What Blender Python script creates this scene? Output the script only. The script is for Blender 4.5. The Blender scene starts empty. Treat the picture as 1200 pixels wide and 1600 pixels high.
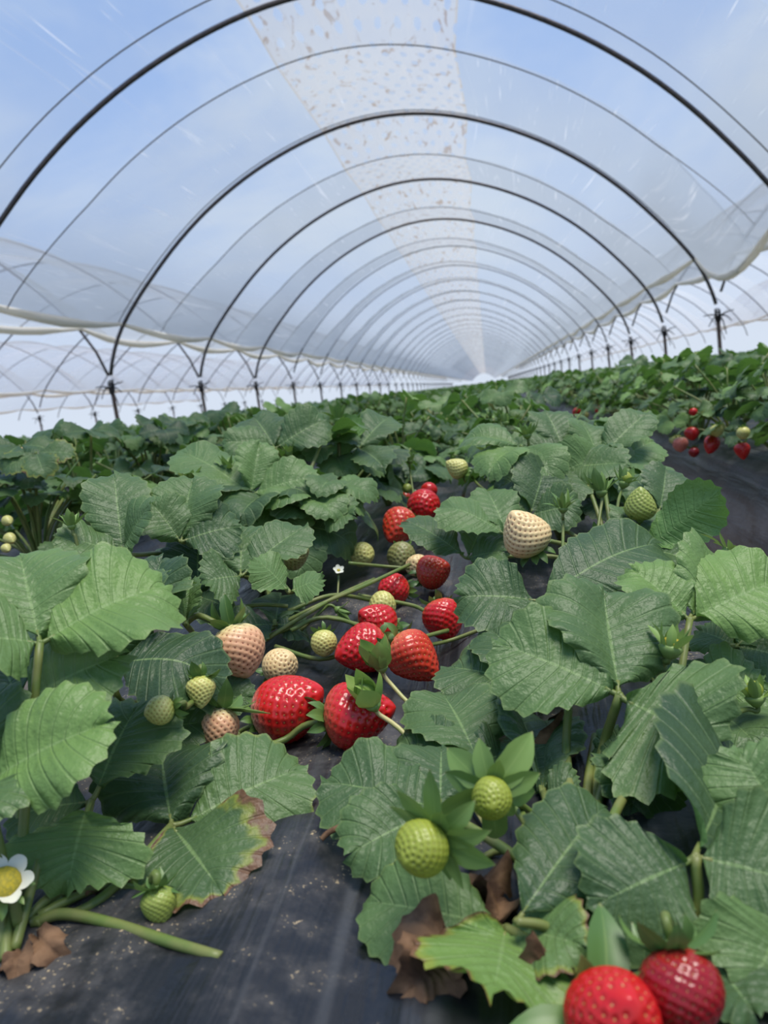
import bpy, math, random
import numpy as np
from mathutils import Vector, Matrix

# ------------------------------------------------------------------ camera
ZC = 0.55                                   # eye height over the furrow floor
BED = ZC - 0.22                             # top of the raised beds
FPX = 1185.4
YAW, PITCH, ROLL = map(math.radians, (8.68, -8.66, -6.88))
F_ = np.array([-math.sin(YAW)*math.cos(PITCH), math.cos(YAW)*math.cos(PITCH), math.sin(PITCH)])
_r = np.array([math.cos(YAW), math.sin(YAW), 0.0]); _u = np.cross(_r, F_)
R_ = _r*math.cos(ROLL) + _u*math.sin(ROLL); U_ = _u*math.cos(ROLL) - _r*math.sin(ROLL)
EYE = np.array([0, 0, ZC])
col = bpy.context.scene.collection
sc = bpy.context.scene
cam_d = bpy.data.cameras.new('camera'); cam = bpy.data.objects.new('camera', cam_d); col.objects.link(cam)
cam_d.sensor_fit = 'HORIZONTAL'; cam_d.sensor_width = 36; cam_d.lens = FPX*36/1200
cam_d.clip_start = 0.02; cam_d.clip_end = 400
cam.matrix_world = Matrix(((R_[0], U_[0], -F_[0], 0), (R_[1], U_[1], -F_[1], 0), (R_[2], U_[2], -F_[2], ZC), (0, 0, 0, 1)))
cam_d.dof.use_dof = True; cam_d.dof.focus_distance = 0.56; cam_d.dof.aperture_fstop = 15
sc.camera = cam
sc.view_settings.view_transform = 'Standard'; sc.view_settings.look = 'None'
sc.view_settings.gamma = 1; sc.view_settings.use_curve_mapping = False
sc.view_settings.exposure = 0.32
sc.cycles.transparent_max_bounces = 32
sc.cycles.max_bounces = 10; sc.cycles.diffuse_bounces = 5; sc.cycles.transmission_bounces = 8
sc.cycles.sample_clamp_indirect = 6

def at(x, y, d, lift=.004):
    """the point of the field seen at (x, y) of the 1200x1600 frame, d metres off"""
    v = F_ + R_*(x-600)/FPX + U_*(800-y)/FPX
    if d < 1.4 and d*v[2] < BED-ZC+lift: d = (BED-ZC+lift)/v[2]     # nothing sinks into the bed
    return EYE + d*v
def depth(p): return float((np.asarray(p)-EYE)@F_)
def on(x, y, z):
    v = F_ + R_*(x-600)/FPX + U_*(800-y)/FPX
    return EYE + v*((z-ZC)/v[2])
def camdir(r, u, t): return R_*r + U_*u - F_*t

def lin(r, g, b):
    f = lambda c: c/12.92 if c <= .04045 else ((c+.055)/1.055)**2.4
    return (f(r/255), f(g/255), f(b/255))

# ------------------------------------------------------------------ node helper
class NT:
    def __init__(s, tree): s.t = tree; s.n = tree.nodes; s.n.clear()
    def add(s, typ, **kw):
        n = s.n.new(typ)
        for k, v in kw.items(): setattr(n, k, v)
        return n
    def link(s, a, b): s.t.links.new(a, b)
    def val(s, sock, v):
        if hasattr(v, 'is_output'): s.link(v, sock)
        elif isinstance(v, (tuple, list)) and len(v) == 3 and sock.type == 'RGBA': sock.default_value = (*v, 1)
        else: sock.default_value = v
    def math(s, op, a, b=0.0, c=None, clamp=False):
        n = s.add('ShaderNodeMath', operation=op, use_clamp=clamp)
        s.val(n.inputs[0], a); s.val(n.inputs[1], b)
        if c is not None: s.val(n.inputs[2], c)
        return n.outputs[0]
    def mix(s, f, a, b, blend='MIX'):
        n = s.add('ShaderNodeMix', data_type='RGBA', blend_type=blend)
        s.val(n.inputs[0], f); s.val(n.inputs[6], a); s.val(n.inputs[7], b)
        return n.outputs[2]
    def ramp(s, f, a, b, smooth=True):
        n = s.add('ShaderNodeMapRange', interpolation_type='SMOOTHSTEP' if smooth else 'LINEAR')
        s.val(n.inputs[0], f); s.val(n.inputs[1], a); s.val(n.inputs[2], b)
        return n.outputs[0]
    def noise(s, vec, scale, detail=3, rough=.55, dist=0):
        n = s.add('ShaderNodeTexNoise'); n.inputs['Scale'].default_value = scale
        n.inputs['Detail'].default_value = detail; n.inputs['Roughness'].default_value = rough
        n.inputs['Distortion'].default_value = dist
        if vec is not None: s.link(vec, n.inputs['Vector'])
        return n.outputs['Fac']
    def attr(s, name, typ='OBJECT'):
        n = s.add('ShaderNodeAttribute', attribute_type=typ, attribute_name=name); return n
    def scale(s, vec, v):
        n = s.add('ShaderNodeVectorMath', operation='MULTIPLY'); s.link(vec, n.inputs[0]); n.inputs[1].default_value = v
        return n.outputs[0]
    def bump(s, h, strength, dist):
        n = s.add('ShaderNodeBump'); n.inputs['Strength'].default_value = strength; n.inputs['Distance'].default_value = dist
        s.link(h, n.inputs['Height']); return n.outputs[0]
def mat(name):
    m = bpy.data.materials.new(name); m.use_nodes = True; return m, NT(m.node_tree)
def principled(t, base, rough=.5, normal=None, spec=.5, metal=0.0):
    p = t.add('ShaderNodeBsdfPrincipled')
    t.val(p.inputs['Base Color'], base); t.val(p.inputs['Roughness'], rough)
    t.val(p.inputs['Specular IOR Level'], spec); t.val(p.inputs['Metallic'], metal)
    if normal is not None: t.link(normal, p.inputs['Normal'])
    return p
def out(t, sh):
    o = t.add('ShaderNodeOutputMaterial'); t.link(sh, o.inputs['Surface'])

# ------------------------------------------------------------------ sky and sun
w = bpy.data.worlds.new('sky'); sc.world = w; w.use_nodes = True
t = NT(w.node_tree)
tc = t.add('ShaderNodeTexCoord'); sep = t.add('ShaderNodeSeparateXYZ'); t.link(tc.outputs['Generated'], sep.inputs[0])
el = t.math('MAXIMUM', sep.outputs[2], 0.0)
blue = t.mix(t.ramp(el, 0.0, .75), lin(196, 216, 246), lin(112, 165, 238))
cl = t.noise(t.scale(tc.outputs['Generated'], (1, 1, 2.2)), 1.7, 5, .6, .3)
skyc = t.mix(t.ramp(cl, .46, .78), blue, lin(222, 233, 244))
skyc = t.mix(t.ramp(el, 0.22, 0.0), skyc, lin(216, 227, 243))
bg = t.add('ShaderNodeBackground'); t.link(skyc, bg.inputs[0]); bg.inputs[1].default_value = 0.80
o = t.add('ShaderNodeOutputWorld'); t.link(bg.outputs[0], o.inputs[0])
sun_d = bpy.data.lights.new('sun', 'SUN'); sun_d.energy = 3.8; sun_d.angle = math.radians(28); sun_d.color = (1, .93, .82)
sun = bpy.data.objects.new('sun', sun_d); col.objects.link(sun)
sun.rotation_euler = (math.radians(3), math.radians(13), 0)

# ------------------------------------------------------------------ mesh helpers
def mesh(name, V, Fc, mats, uv=None, smooth=True, vcol=None):
    me = bpy.data.meshes.new(name)
    V = np.asarray(V, float)
    me.from_pydata(V.tolist(), [], Fc if isinstance(Fc, list) else Fc.tolist())
    if smooth: me.polygons.foreach_set('use_smooth', np.ones(len(me.polygons), bool))
    for m in (mats if isinstance(mats, (list, tuple)) else [mats]): me.materials.append(m)
    if uv is not None:
        li = np.empty(len(me.loops), np.int32); me.loops.foreach_get('vertex_index', li)
        l = me.uv_layers.new(name='UVMap'); l.data.foreach_set('uv', np.asarray(uv, np.float32)[li].ravel())
    if vcol is not None:
        for k, a in vcol.items():
            at_ = me.attributes.new(k, 'FLOAT', 'POINT'); at_.data.foreach_set('value', np.asarray(a, np.float32))
    me.update(); return me
def obj(name, me, parent=None, loc=None, **props):
    o = bpy.data.objects.new(name, me); col.objects.link(o)
    if parent is not None: o.parent = parent
    if loc is not None: o.location = loc
    for k, v in props.items(): o[k] = v
    return o
def thing(name, label, cat, loc, group=None):
    o = bpy.data.objects.new(name, None); col.objects.link(o); o.location = loc; o.empty_display_size = .02
    o['label'] = label; o['category'] = cat
    if group: o['group'] = group
    return o
def grid_faces(nr, nc, wrap=False):
    f = []
    for i in range(nr-1):
        for j in range(nc if wrap else nc-1):
            j2 = (j+1) % nc
            f.append((i*nc+j, i*nc+j2, (i+1)*nc+j2, (i+1)*nc+j))
    return f
def smooth_path(P, n):
    P = np.asarray(P, float)
    if len(P) == 2: return P[0] + (P[1]-P[0])*np.linspace(0, 1, n)[:, None]
    Q = np.vstack([2*P[0]-P[1], P, 2*P[-1]-P[-2]]); o = []
    s = np.linspace(0, len(P)-1-1e-9, n)
    for x in s:
        i = int(x); f = x-i; a, b, c, d = Q[i], Q[i+1], Q[i+2], Q[i+3]
        o.append(.5*((2*b)+(c-a)*f+(2*a-5*b+4*c-d)*f*f+(3*b-a-3*c+d)*f**3))
    return np.array(o)
def tube_vf(P, r, sides=7, n=None, base=0):
    P = smooth_path(P, n) if n else np.asarray(P, float)
    m = len(P); rr = np.interp(np.linspace(0, 1, m), np.linspace(0, 1, len(np.atleast_1d(r))), np.atleast_1d(r))
    T = np.gradient(P, axis=0); T /= np.linalg.norm(T, axis=1)[:, None]+1e-12
    a = np.array([0, 0, 1.0]) if abs(T[0][2]) < .9 else np.array([1.0, 0, 0])
    V = []
    nrm = np.cross(T[0], a); nrm /= np.linalg.norm(nrm)
    ang = np.linspace(0, 2*np.pi, sides, endpoint=False)
    for i in range(m):
        nrm = nrm - T[i]*(nrm@T[i]); nrm /= np.linalg.norm(nrm); b = np.cross(T[i], nrm)
        V.append(P[i] + rr[i]*(np.cos(ang)[:, None]*nrm + np.sin(ang)[:, None]*b))
    V = np.concatenate(V); Fc = [tuple(base+i for i in q) for q in grid_faces(m, sides, True)]
    Fc.append(tuple(base+i for i in range(sides))[::-1]); Fc.append(tuple(base+(m-1)*sides+i for i in range(sides)))
    return V, Fc
def join(parts):
    V = []; Fc = []; n = 0
    for v, f in parts:
        V.append(np.asarray(v)); Fc += [tuple(i+n for i in q) for q in f]; n += len(v)
    return np.concatenate(V), Fc
def frame(y, n):
    y = np.asarray(y, float); y = y/np.linalg.norm(y); n = np.asarray(n, float)
    n = n - y*(n@y); n /= np.linalg.norm(n); x = np.cross(y, n)
    return x, y, n
def m4(x, y, z, o):
    return Matrix(((x[0], y[0], z[0], o[0]), (x[1], y[1], z[1], o[1]), (x[2], y[2], z[2], o[2]), (0, 0, 0, 1)))

# ------------------------------------------------------------------ materials
def leaf_material():
    m, t = mat('leaf_green')
    uv = t.add('ShaderNodeUVMap'); s = t.add('ShaderNodeSeparateXYZ'); t.link(uv.outputs[0], s.inputs[0])
    u, v = s.outputs[0], s.outputs[1]
    tint = t.attr('tint').outputs['Fac']; burn = t.attr('burn').outputs['Fac']
    geo = t.add('ShaderNodeNewGeometry'); pos = geo.outputs['Position']
    rnd = t.add('ShaderNodeObjectInfo').outputs['Random']
    big = t.noise(pos, 30, 3); fine = t.noise(pos, 420, 2)
    tt = t.math('ADD', tint, t.math('MULTIPLY', t.math('SUBTRACT', rnd, .5), .22))
    tt = t.math('ADD', tt, t.math('MULTIPLY', t.math('SUBTRACT', big, .5), .3), clamp=True)
    c = t.mix(t.ramp(tt, 0, .5, False), (.032, .070, .030), (.130, .225, .068))
    c = t.mix(t.ramp(tt, .5, 1, False), c, (.235, .40, .075))
    fr = t.math('ABSOLUTE', t.math('SUBTRACT', t.math('FRACT', v), .5))
    vein = t.math('SUBTRACT', 1, t.ramp(fr, .02, .11))
    mid = t.math('SUBTRACT', 1, t.ramp(u, .012, .035))
    vm = t.math('MAXIMUM', t.math('MULTIPLY', vein, .16), t.math('MULTIPLY', mid, .6))
    c = t.mix(vm, c, (.24, .36, .13))
    edge = t.ramp(u, .93, .99)
    c = t.mix(t.math('MULTIPLY', edge, .35), c, (.22, .30, .10))
    # the underside is paler
    c = t.mix(t.math('MULTIPLY', geo.outputs['Backfacing'], .7), c, (.15, .29, .075))
    # dried margin and spots
    nb = t.noise(pos, 90, 3)
    k = t.math('ADD', t.math('MULTIPLY', u, .8), t.math('ADD', t.math('MULTIPLY', nb, .45), t.math('MULTIPLY', burn, .95)))
    yel = t.math('MULTIPLY', t.ramp(k, 1.10, 1.24), t.math('GREATER_THAN', burn, .01))
    brn = t.math('MULTIPLY', t.ramp(k, 1.22, 1.30), t.math('GREATER_THAN', burn, .01))
    c = t.mix(t.math('MULTIPLY', yel, .6), c, (.30, .32, .04))
    c = t.mix(brn, c, t.mix(t.noise(pos, 160, 3), (.05, .024, .016), (.27, .14, .07)))
    h = t.math('ADD', t.math('MULTIPLY', fine, .5), t.math('MULTIPLY', t.noise(pos, 170, 2), .8))
    h = t.math('SUBTRACT', h, t.math('MULTIPLY', vein, .35))
    nrm = t.bump(h, .75, .0016)
    rough = t.math('ADD', .34, t.math('MULTIPLY', big, .22))
    p = principled(t, c, rough, nrm, .38)
    tr = t.add('ShaderNodeBsdfTranslucent'); t.link(t.mix(.5, c, (.12, .30, .02)), tr.inputs[0])
    mx = t.add('ShaderNodeMixShader'); mx.inputs[0].default_value = .22
    t.link(p.outputs[0], mx.inputs[1]); t.link(tr.outputs[0], mx.inputs[2]); out(t, mx.outputs[0]); return m
M_LEAF = leaf_material()
def plain(name, base, rough=.5, spec=.5, nscale=0, ncol=None, bump=0, metal=0.0):
    m, t = mat(name)
    geo = t.add('ShaderNodeNewGeometry'); c = base; nrm = None
    if nscale:
        n = t.noise(geo.outputs['Position'], nscale, 4)
        if ncol: c = t.mix(t.ramp(n, .35, .65), base, ncol)
        if bump: nrm = t.bump(n, .5, bump)
    p = principled(t, c, rough, nrm, spec, metal); out(t, p.outputs[0]); return m
M_STALK = plain('stalk_green', (.11, .165, .035), .45, .4, 60, (.17, .19, .055))
M_STALKPALE = plain('stalk_pale', (.42, .42, .15), .45, .5, 120, (.52, .45, .20))
M_DEAD = plain('dried_leaf', (.06, .032, .018), .8, .2, 60, (.20, .115, .062), .003)
M_PETAL = plain('petal_white', (.62, .63, .52), .5)
M_YELLOW = plain('flower_yellow', (.55, .42, .03), .6, .3, 800, (.35, .30, .04), .001)
M_STEEL = plain('hoop_steel', (.075, .07, .075), .42, .5, 40, (.12, .10, .09), 0, .55)
M_HAZED = plain('hoop_steel_hazed', (.34, .35, .37), .5, .5, 30, (.44, .45, .47), 0, .2)  # same steel for distant hoops, haze painted in as a paler grey
M_RUST = plain('post_rust', (.10, .065, .05), .7, .3, 30, (.16, .11, .085), .002)
M_ROPE = plain('rope_grey', (.14, .13, .11), .8, .2)
M_TIE = plain('tie_black', (.012, .012, .012), .6, .3)

def sepal_material():
    m, t = mat('sepal_green')
    uv = t.add('ShaderNodeUVMap'); s = t.add('ShaderNodeSeparateXYZ'); t.link(uv.outputs[0], s.inputs[0])
    tint = t.attr('tint').outputs['Fac']
    geo = t.add('ShaderNodeNewGeometry')
    n = t.noise(geo.outputs['Position'], 140, 2)
    c = t.mix(tint, (.035, .105, .026), (.30, .44, .10))
    c = t.mix(t.math('MULTIPLY', n, .3), c, (.10, .24, .06))
    c = t.mix(t.math('MULTIPLY', t.ramp(s.outputs[1], .93, 1.0), .55), c, (.35, .28, .12))
    c = t.mix(t.math('MULTIPLY', t.math('SUBTRACT', 1, t.ramp(s.outputs[0], .0, .10)), .3), c, (.30, .42, .12))
    p = principled(t, c, .42, None, .5)
    tr = t.add('ShaderNodeBsdfTranslucent'); t.link(c, tr.inputs[0])
    mx = t.add('ShaderNodeMixShader'); mx.inputs[0].default_value = .2
    t.link(p.outputs[0], mx.inputs[1]); t.link(tr.outputs[0], mx.inputs[2]); out(t, mx.outputs[0]); return m
M_SEPAL = sepal_material()
def flesh_material():
    m, t = mat('berry_flesh')
    ax = t.attr('axis', 'GEOMETRY').outputs['Fac']; pit = t.math('POWER', t.attr('pit', 'GEOMETRY').outputs['Fac'], 1.8)
    ca = t.attr('col_top').outputs['Color']; cb = t.attr('col_body').outputs['Color']; cp = t.attr('col_pit').outputs['Color']
    geo = t.add('ShaderNodeTexCoord')
    n = t.noise(geo.outputs['Object'], 45, 3)
    f = t.ramp(t.math('ADD', ax, t.math('MULTIPLY', t.math('SUBTRACT', n, .5), .25)), .03, .34)
    c = t.mix(f, ca, cb)
    c = t.mix(t.math('MULTIPLY', pit, .85), c, cp)
    g = t.attr('gloss').outputs['Fac']
    p = principled(t, c, t.math('SUBTRACT', .5, t.math('MULTIPLY', g, .26)), None, .5)
    p.inputs['Subsurface Weight'].default_value = .12; p.inputs['Subsurface Radius'].default_value = (.006, .003, .002)
    p.inputs['Subsurface Scale'].default_value = 1
    out(t, p.outputs[0]); return m
M_FLESH = flesh_material()
def seed_material():
    m, t = mat('berry_seed'); c = t.attr('col').outputs['Color']
    p = principled(t, c, .4); out(t, p.outputs[0]); return m
M_SEED = seed_material()
def plastic_material():
    m, t = mat('black_mulch_film')
    geo = t.add('ShaderNodeNewGeometry'); pos = geo.outputs['Position']
    d = t.noise(pos, 7, 5, .65); d2 = t.noise(pos, 45, 4, .7); sp = t.noise(pos, 520, 2, .6)
    dust = t.math('ADD', t.ramp(t.math('ADD', d, t.math('MULTIPLY', d2, .5)), .70, 1.05), .0)
    zz = t.add('ShaderNodeSeparateXYZ'); t.link(pos, zz.inputs[0])
    side = t.ramp(zz.outputs[2], BED-.02, BED-.12)
    dust = t.math('MAXIMUM', dust, t.math('MULTIPLY', side, t.ramp(d, .05, .6)))
    c = t.mix(t.math('MULTIPLY', dust, t.math('ADD', .55, t.math('MULTIPLY', side, .35))), (.010, .011, .013), t.mix(side, (.15, .14, .13), (.33, .30, .275)))  # dust on the sides made paler, partly standing in for sky reflection
    speck = t.math('MULTIPLY', t.ramp(sp, .62, .67), t.ramp(t.math('ADD', d2, t.math('MULTIPLY', d, 1.1)), 1.10, 1.22))
    c = t.mix(speck, c, (.40, .31, .18))
    wr = t.noise(t.scale(pos, (26, 3.0, 26)), 1.0, 4, .6, .4)
    fine = t.noise(pos, 90, 3)
    h = t.math('ADD', wr, t.math('MULTIPLY', fine, .12))
    nrm = t.bump(h, .55, .012)
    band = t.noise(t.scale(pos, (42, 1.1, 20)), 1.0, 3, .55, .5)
    painted_sheen = t.ramp(band, .52, .68)
    c = t.mix(t.math('MULTIPLY', painted_sheen, .5), c, (.085, .088, .092))  # long highlight streaks of the film painted in as paler grey bands
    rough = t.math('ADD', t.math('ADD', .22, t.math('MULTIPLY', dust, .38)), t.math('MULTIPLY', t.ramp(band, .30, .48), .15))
    rough = t.math('SUBTRACT', rough, t.math('MULTIPLY', side, .18))
    p = principled(t, c, rough, nrm, .5); out(t, p.outputs[0]); return m
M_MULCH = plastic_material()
def soil_material():
    m, t = mat('furrow_soil')
    pos = t.add('ShaderNodeNewGeometry').outputs['Position']
    a = t.noise(pos, 9, 6, .7); b = t.noise(pos, 60, 4, .7)
    c = t.mix(a, (.10, .055, .03), (.26, .155, .085)); c = t.mix(t.math('MULTIPLY', b, .5), c, (.17, .10, .055))
    p = principled(t, c, .95, t.bump(t.math('ADD', a, b), .8, .03), .2); out(t, p.outputs[0]); return m
M_SOIL = soil_material()
def film_material(name, a=.105, tintc=(.41, .455, .50), streak=.30, dcol=(.42, .46, .51), lowa=.30):
    m, t = mat(name)
    uv = t.add('ShaderNodeUVMap').outputs[0]
    lw = t.add('ShaderNodeLayerWeight'); lw.inputs[0].default_value = .5
    cosv = t.math('MAXIMUM', t.math('SUBTRACT', 1, lw.outputs['Facing']), .05)
    n1 = t.noise(t.scale(uv, (11, .4, 1)), 1.0, 3, .6, .6)
    n2 = t.noise(t.scale(uv, (30, .8, 1)), 1.0, 2, .6, .3)
    st = t.math('ADD', t.math('MULTIPLY', t.ramp(n1, .60, .80), .4), t.math('MULTIPLY', t.ramp(n2, .645, .80), .75))
    su = t.add('ShaderNodeSeparateXYZ'); t.link(uv, su.inputs[0])
    low = t.ramp(t.math('ABSOLUTE', su.outputs[0]), 2.4, 3.9)
    base = t.math('ADD', t.math('ADD', a, t.math('MULTIPLY', low, lowa)), t.math('MULTIPLY', st, streak))
    op = t.math('SUBTRACT', 1, t.math('POWER', t.math('SUBTRACT', 1, base, clamp=True), t.math('DIVIDE', 1, t.math('POWER', cosv, 1.35))), clamp=True)
    tp = t.add('ShaderNodeBsdfTransparent'); tp.inputs[0].default_value = (.97, .98, 1, 1)
    tl = t.add('ShaderNodeBsdfTranslucent'); t.link(t.mix(st, tintc, (.95, .96, .97)), tl.inputs[0])
    df = t.add('ShaderNodeBsdfDiffuse'); t.link(t.mix(st, dcol, (.95, .96, .97)), df.inputs[0])
    a1 = t.add('ShaderNodeMixShader'); a1.inputs[0].default_value = .35
    t.link(tl.outputs[0], a1.inputs[1]); t.link(df.outputs[0], a1.inputs[2])
    a2 = t.add('ShaderNodeMixShader'); t.link(op, a2.inputs[0]); t.link(tp.outputs[0], a2.inputs[1]); t.link(a1.outputs[0], a2.inputs[2])
    out(t, a2.outputs[0]); return m
M_FILM = film_material('roof_film')
M_FILM2 = film_material('neighbour_film', .06, (.62, .66, .70), .2, (.66, .70, .74), .10)
def vent_material():
    m, t = mat('vent_strip_film')
    uvn = t.add('ShaderNodeUVMap').outputs[0]
    s = t.add('ShaderNodeSeparateXYZ'); t.link(uvn, s.inputs[0])
    wob = t.noise(uvn, 6, 2)
    u = t.math('ADD', s.outputs[0], t.math('MULTIPLY', wob, .03)); v = s.outputs[1]
    row = t.math('MULTIPLY', v, 4.6); ri = t.math('FLOOR', row)
    cx = t.math('SUBTRACT', t.math('FRACT', t.math('ADD', t.math('MULTIPLY', u, 6.6), t.math('MULTIPLY', t.math('MODULO', ri, 2), .5))), .5)
    cy = t.math('SUBTRACT', t.math('FRACT', row), .5)
    d = t.math('ADD', t.math('MULTIPLY', t.math('MULTIPLY', cx, cx), 11), t.math('MULTIPLY', t.math('MULTIPLY', cy, cy), 5.5))
    nz = t.noise(uvn, 14, 2)
    hole = t.math('SUBTRACT', 1, t.ramp(t.math('ADD', d, t.math('MULTIPLY', t.math('SUBTRACT', nz, .5), .9)), .28, .46))
    stn = t.ramp(t.noise(t.scale(uvn, (9, 4.5, 1)), 1.0, 3, .6, .8), .575, .66)
    st2 = t.ramp(t.noise(t.scale(uvn, (9, 1.2, 1)), 1.0, 2), .5, .75)
    c = t.mix(t.math('MULTIPLY', stn, .85), (.60, .59, .565), (.34, .20, .07))
    edge = t.ramp(t.math('ABSOLUTE', s.outputs[0]), .715, .735)
    c = t.mix(t.math('MULTIPLY', edge, .6), c, (.50, .42, .30))
    op = t.math('MULTIPLY', t.math('SUBTRACT', 1, t.math('MULTIPLY', hole, .9)), t.math('ADD', .58, t.math('ADD', t.math('MULTIPLY', st2, .2), t.math('MULTIPLY', edge, .2))), clamp=True)
    tp = t.add('ShaderNodeBsdfTransparent')
    tl = t.add('ShaderNodeBsdfTranslucent'); t.link(c, tl.inputs[0]); df = t.add('ShaderNodeBsdfDiffuse'); t.link(c, df.inputs[0])
    a1 = t.add('ShaderNodeMixShader'); a1.inputs[0].default_value = .3; t.link(tl.outputs[0], a1.inputs[1]); t.link(df.outputs[0], a1.inputs[2])
    a2 = t.add('ShaderNodeMixShader'); t.link(op, a2.inputs[0]); t.link(tp.outputs[0], a2.inputs[1]); t.link(a1.outputs[0], a2.inputs[2])
    out(t, a2.outputs[0]); return m
M_VENT = vent_material()
def roll_material():
    m, t = mat('gathered_film')
    uv = t.add('ShaderNodeTexCoord').outputs['Object']
    n = t.noise(t.scale(uv, (30, 1.2, 30)), 1.0, 3)
    c = t.mix(n, (.70, .66, .57), (.93, .92, .88))
    df = principled(t, c, .5, t.bump(n, .7, .02)); tl = t.add('ShaderNodeBsdfTranslucent'); t.link(c, tl.inputs[0])
    a = t.add('ShaderNodeMixShader'); a.inputs[0].default_value = .5; t.link(df.outputs[0], a.inputs[1]); t.link(tl.outputs[0], a.inputs[2])
    out(t, a.outputs[0]); return m
M_ROLL = roll_material()

# ------------------------------------------------------------------ ground, beds
PITCHB = 0.93; BX0 = -0.09; FAR = 116.0
def bed_x(k): return BX0 + k*PITCHB
g = obj('floor', mesh('floor', [(-40, -6, 0), (40, -6, 0), (40, 260, 0), (-40, 260, 0)], [(0, 1, 2, 3)], M_SOIL), kind='structure')
def make_bed(k):
    prof = [(-.365, -.02), (-.352, .06), (-.342, .16), (-.33, .25), (-.315, .295), (-.285, .322), (-.22, .330), (-.15, .331), (-.08, .330), (0, .329), (.08, .330), (.15, .331), (.22, .330), (.285, .322), (.315, .295), (.33, .25), (.342, .16), (.352, .06), (.365, -.02)]
    if k == 0:
        P = np.array(prof); s = np.linspace(0, 1, 170); a = np.r_[0, np.cumsum(np.linalg.norm(np.diff(P, axis=0), axis=1))]; a /= a[-1]
        P = np.stack([np.interp(s, a, P[:, 0]), np.interp(s, a, P[:, 1])], -1)
        ys = np.r_[-.3, np.linspace(-.1, 2.2, 90), np.linspace(2.6, 12, 30), np.linspace(14, FAR, 40)]
    else:
        P = np.array(prof); ys = np.r_[np.linspace(-2, 6, 60), np.linspace(6.5, 20, 30), np.linspace(22, FAR, 30)]
    rng = np.random.RandomState(50+k); ph = rng.rand(6)*6.28
    V = []
    for y in ys:
        x = P[:, 0]; z = P[:, 1]; fl = np.clip((z-.2)/.1, 0, 1)
        wv = .0025*np.sin(38*x+ph[0]+1.3*np.sin(y*1.7)) + .0022*np.sin(71*x+ph[1]+2*np.sin(y*2.3+1)) + .002*np.sin(17*x+5*y+ph[2])
        for q in range(7):
            rx = (-.20, -.155, -.125, -.085, -.05, -.01, .05)[q] + .012*np.sin(y*2.1+q*1.9) + .02*y*(q-3)/9
            wv = wv + (.006, .007, .004, .008, .005, .004, .006)[q]*np.exp(-((x-rx)/(.013, .009, .007, .014, .007, .009, .012)[q])**2)*(.6+.4*np.sin(y*3+q))
        sx = .008*np.sin(3.1*y+ph[3]) + .006*np.sin(7.7*y+11*z+ph[4])
        V.append(np.stack([bed_x(k)+x+sx*(1-fl)*np.sign(x), np.full_like(x, y), z + wv*fl*(1 if k == 0 else .8)], -1))
    V = np.concatenate(V)
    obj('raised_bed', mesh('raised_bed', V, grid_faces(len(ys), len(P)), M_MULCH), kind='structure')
for k in range(-8, 8): make_bed(k)

# ------------------------------------------------------------------ tunnels
XC, HZ, HB, SKEW = -0.672, ZC+0.42, 2.178, 0.20
TP = 6.5; Y0, DY = 5.78, 2.58; NH = 78
_hp = [(3.27, 0), (3.19, .30), (3.06, .58), (2.86, .85), (2.62, 1.12), (2.32, 1.42), (1.95, 1.72), (1.50, 2.00), (1.0, 2.225), (.5, 2.37), (0, 2.42)]
_hp = smooth_path([(x, z, 0) for x, z in _hp] + [(-x, z, 0) for x, z in _hp[-2::-1]], 600)
_ha = np.r_[0, np.cumsum(np.linalg.norm(np.diff(_hp, axis=0), axis=1))]; _ha *= np.pi/_ha[-1]
def hoop_xz(tt): return np.interp(tt, _ha, _hp[:, 0]), np.interp(tt, _ha, _hp[:, 1])
_tt = np.linspace(0, np.pi, 721); _x, _z = hoop_xz(_tt)
T0 = _tt[np.argmax(_z > .65)]                 # where the film ends above the post heads
def hoop_points(tt, off=0.0):
    x, z = hoop_xz(tt); c = np.array([0, .3]); d = np.stack([x-c[0], z-c[1]], -1); l = np.linalg.norm(d, axis=1)[:, None]
    q = np.stack([x, z], -1) + d/l*off
    return q[:, 0], q[:, 1]
hx, hz = hoop_points(np.linspace(.05, np.pi-.05, 64))
hv, hf = tube_vf(np.stack([hx, SKEW*hx, hz], -1), .0195, 8)
hoop_me = mesh('tunnel_hoop', hv, hf, M_STEEL)
hv2, hf2 = tube_vf(np.stack([hx, SKEW*hx, hz], -1)[::2], .015, 5)
hoop_far = mesh('tunnel_hoop_far', hv2, hf2, [M_HAZED, M_STEEL])
for p_ in hoop_far.polygons: p_.material_index = 1 if p_.center[2] < .66 else 0
hoop_side = mesh('tunnel_hoop_side', hv2, hf2, M_STEEL)
HL = ['dark thick steel hoop nearest the camera, crossing both top corners',
      'second steel hoop of the middle tunnel, its whole arch in view',
      'third steel hoop of the middle tunnel, behind the first full arch',
      'fourth steel hoop of the middle tunnel counted from the camera',
      'fifth steel hoop of the middle tunnel counted from the camera'] + [w_+' steel hoop of the middle tunnel counted from the camera' for w_ in ('sixth', 'seventh', 'eighth', 'ninth', 'tenth')]
TN = {0: 'middle tunnel', -1: 'left neighbour tunnel', 1: 'right neighbour tunnel', -2: 'tunnel beyond the left neighbour', 2: 'tunnel beyond the right neighbour'}
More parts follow.
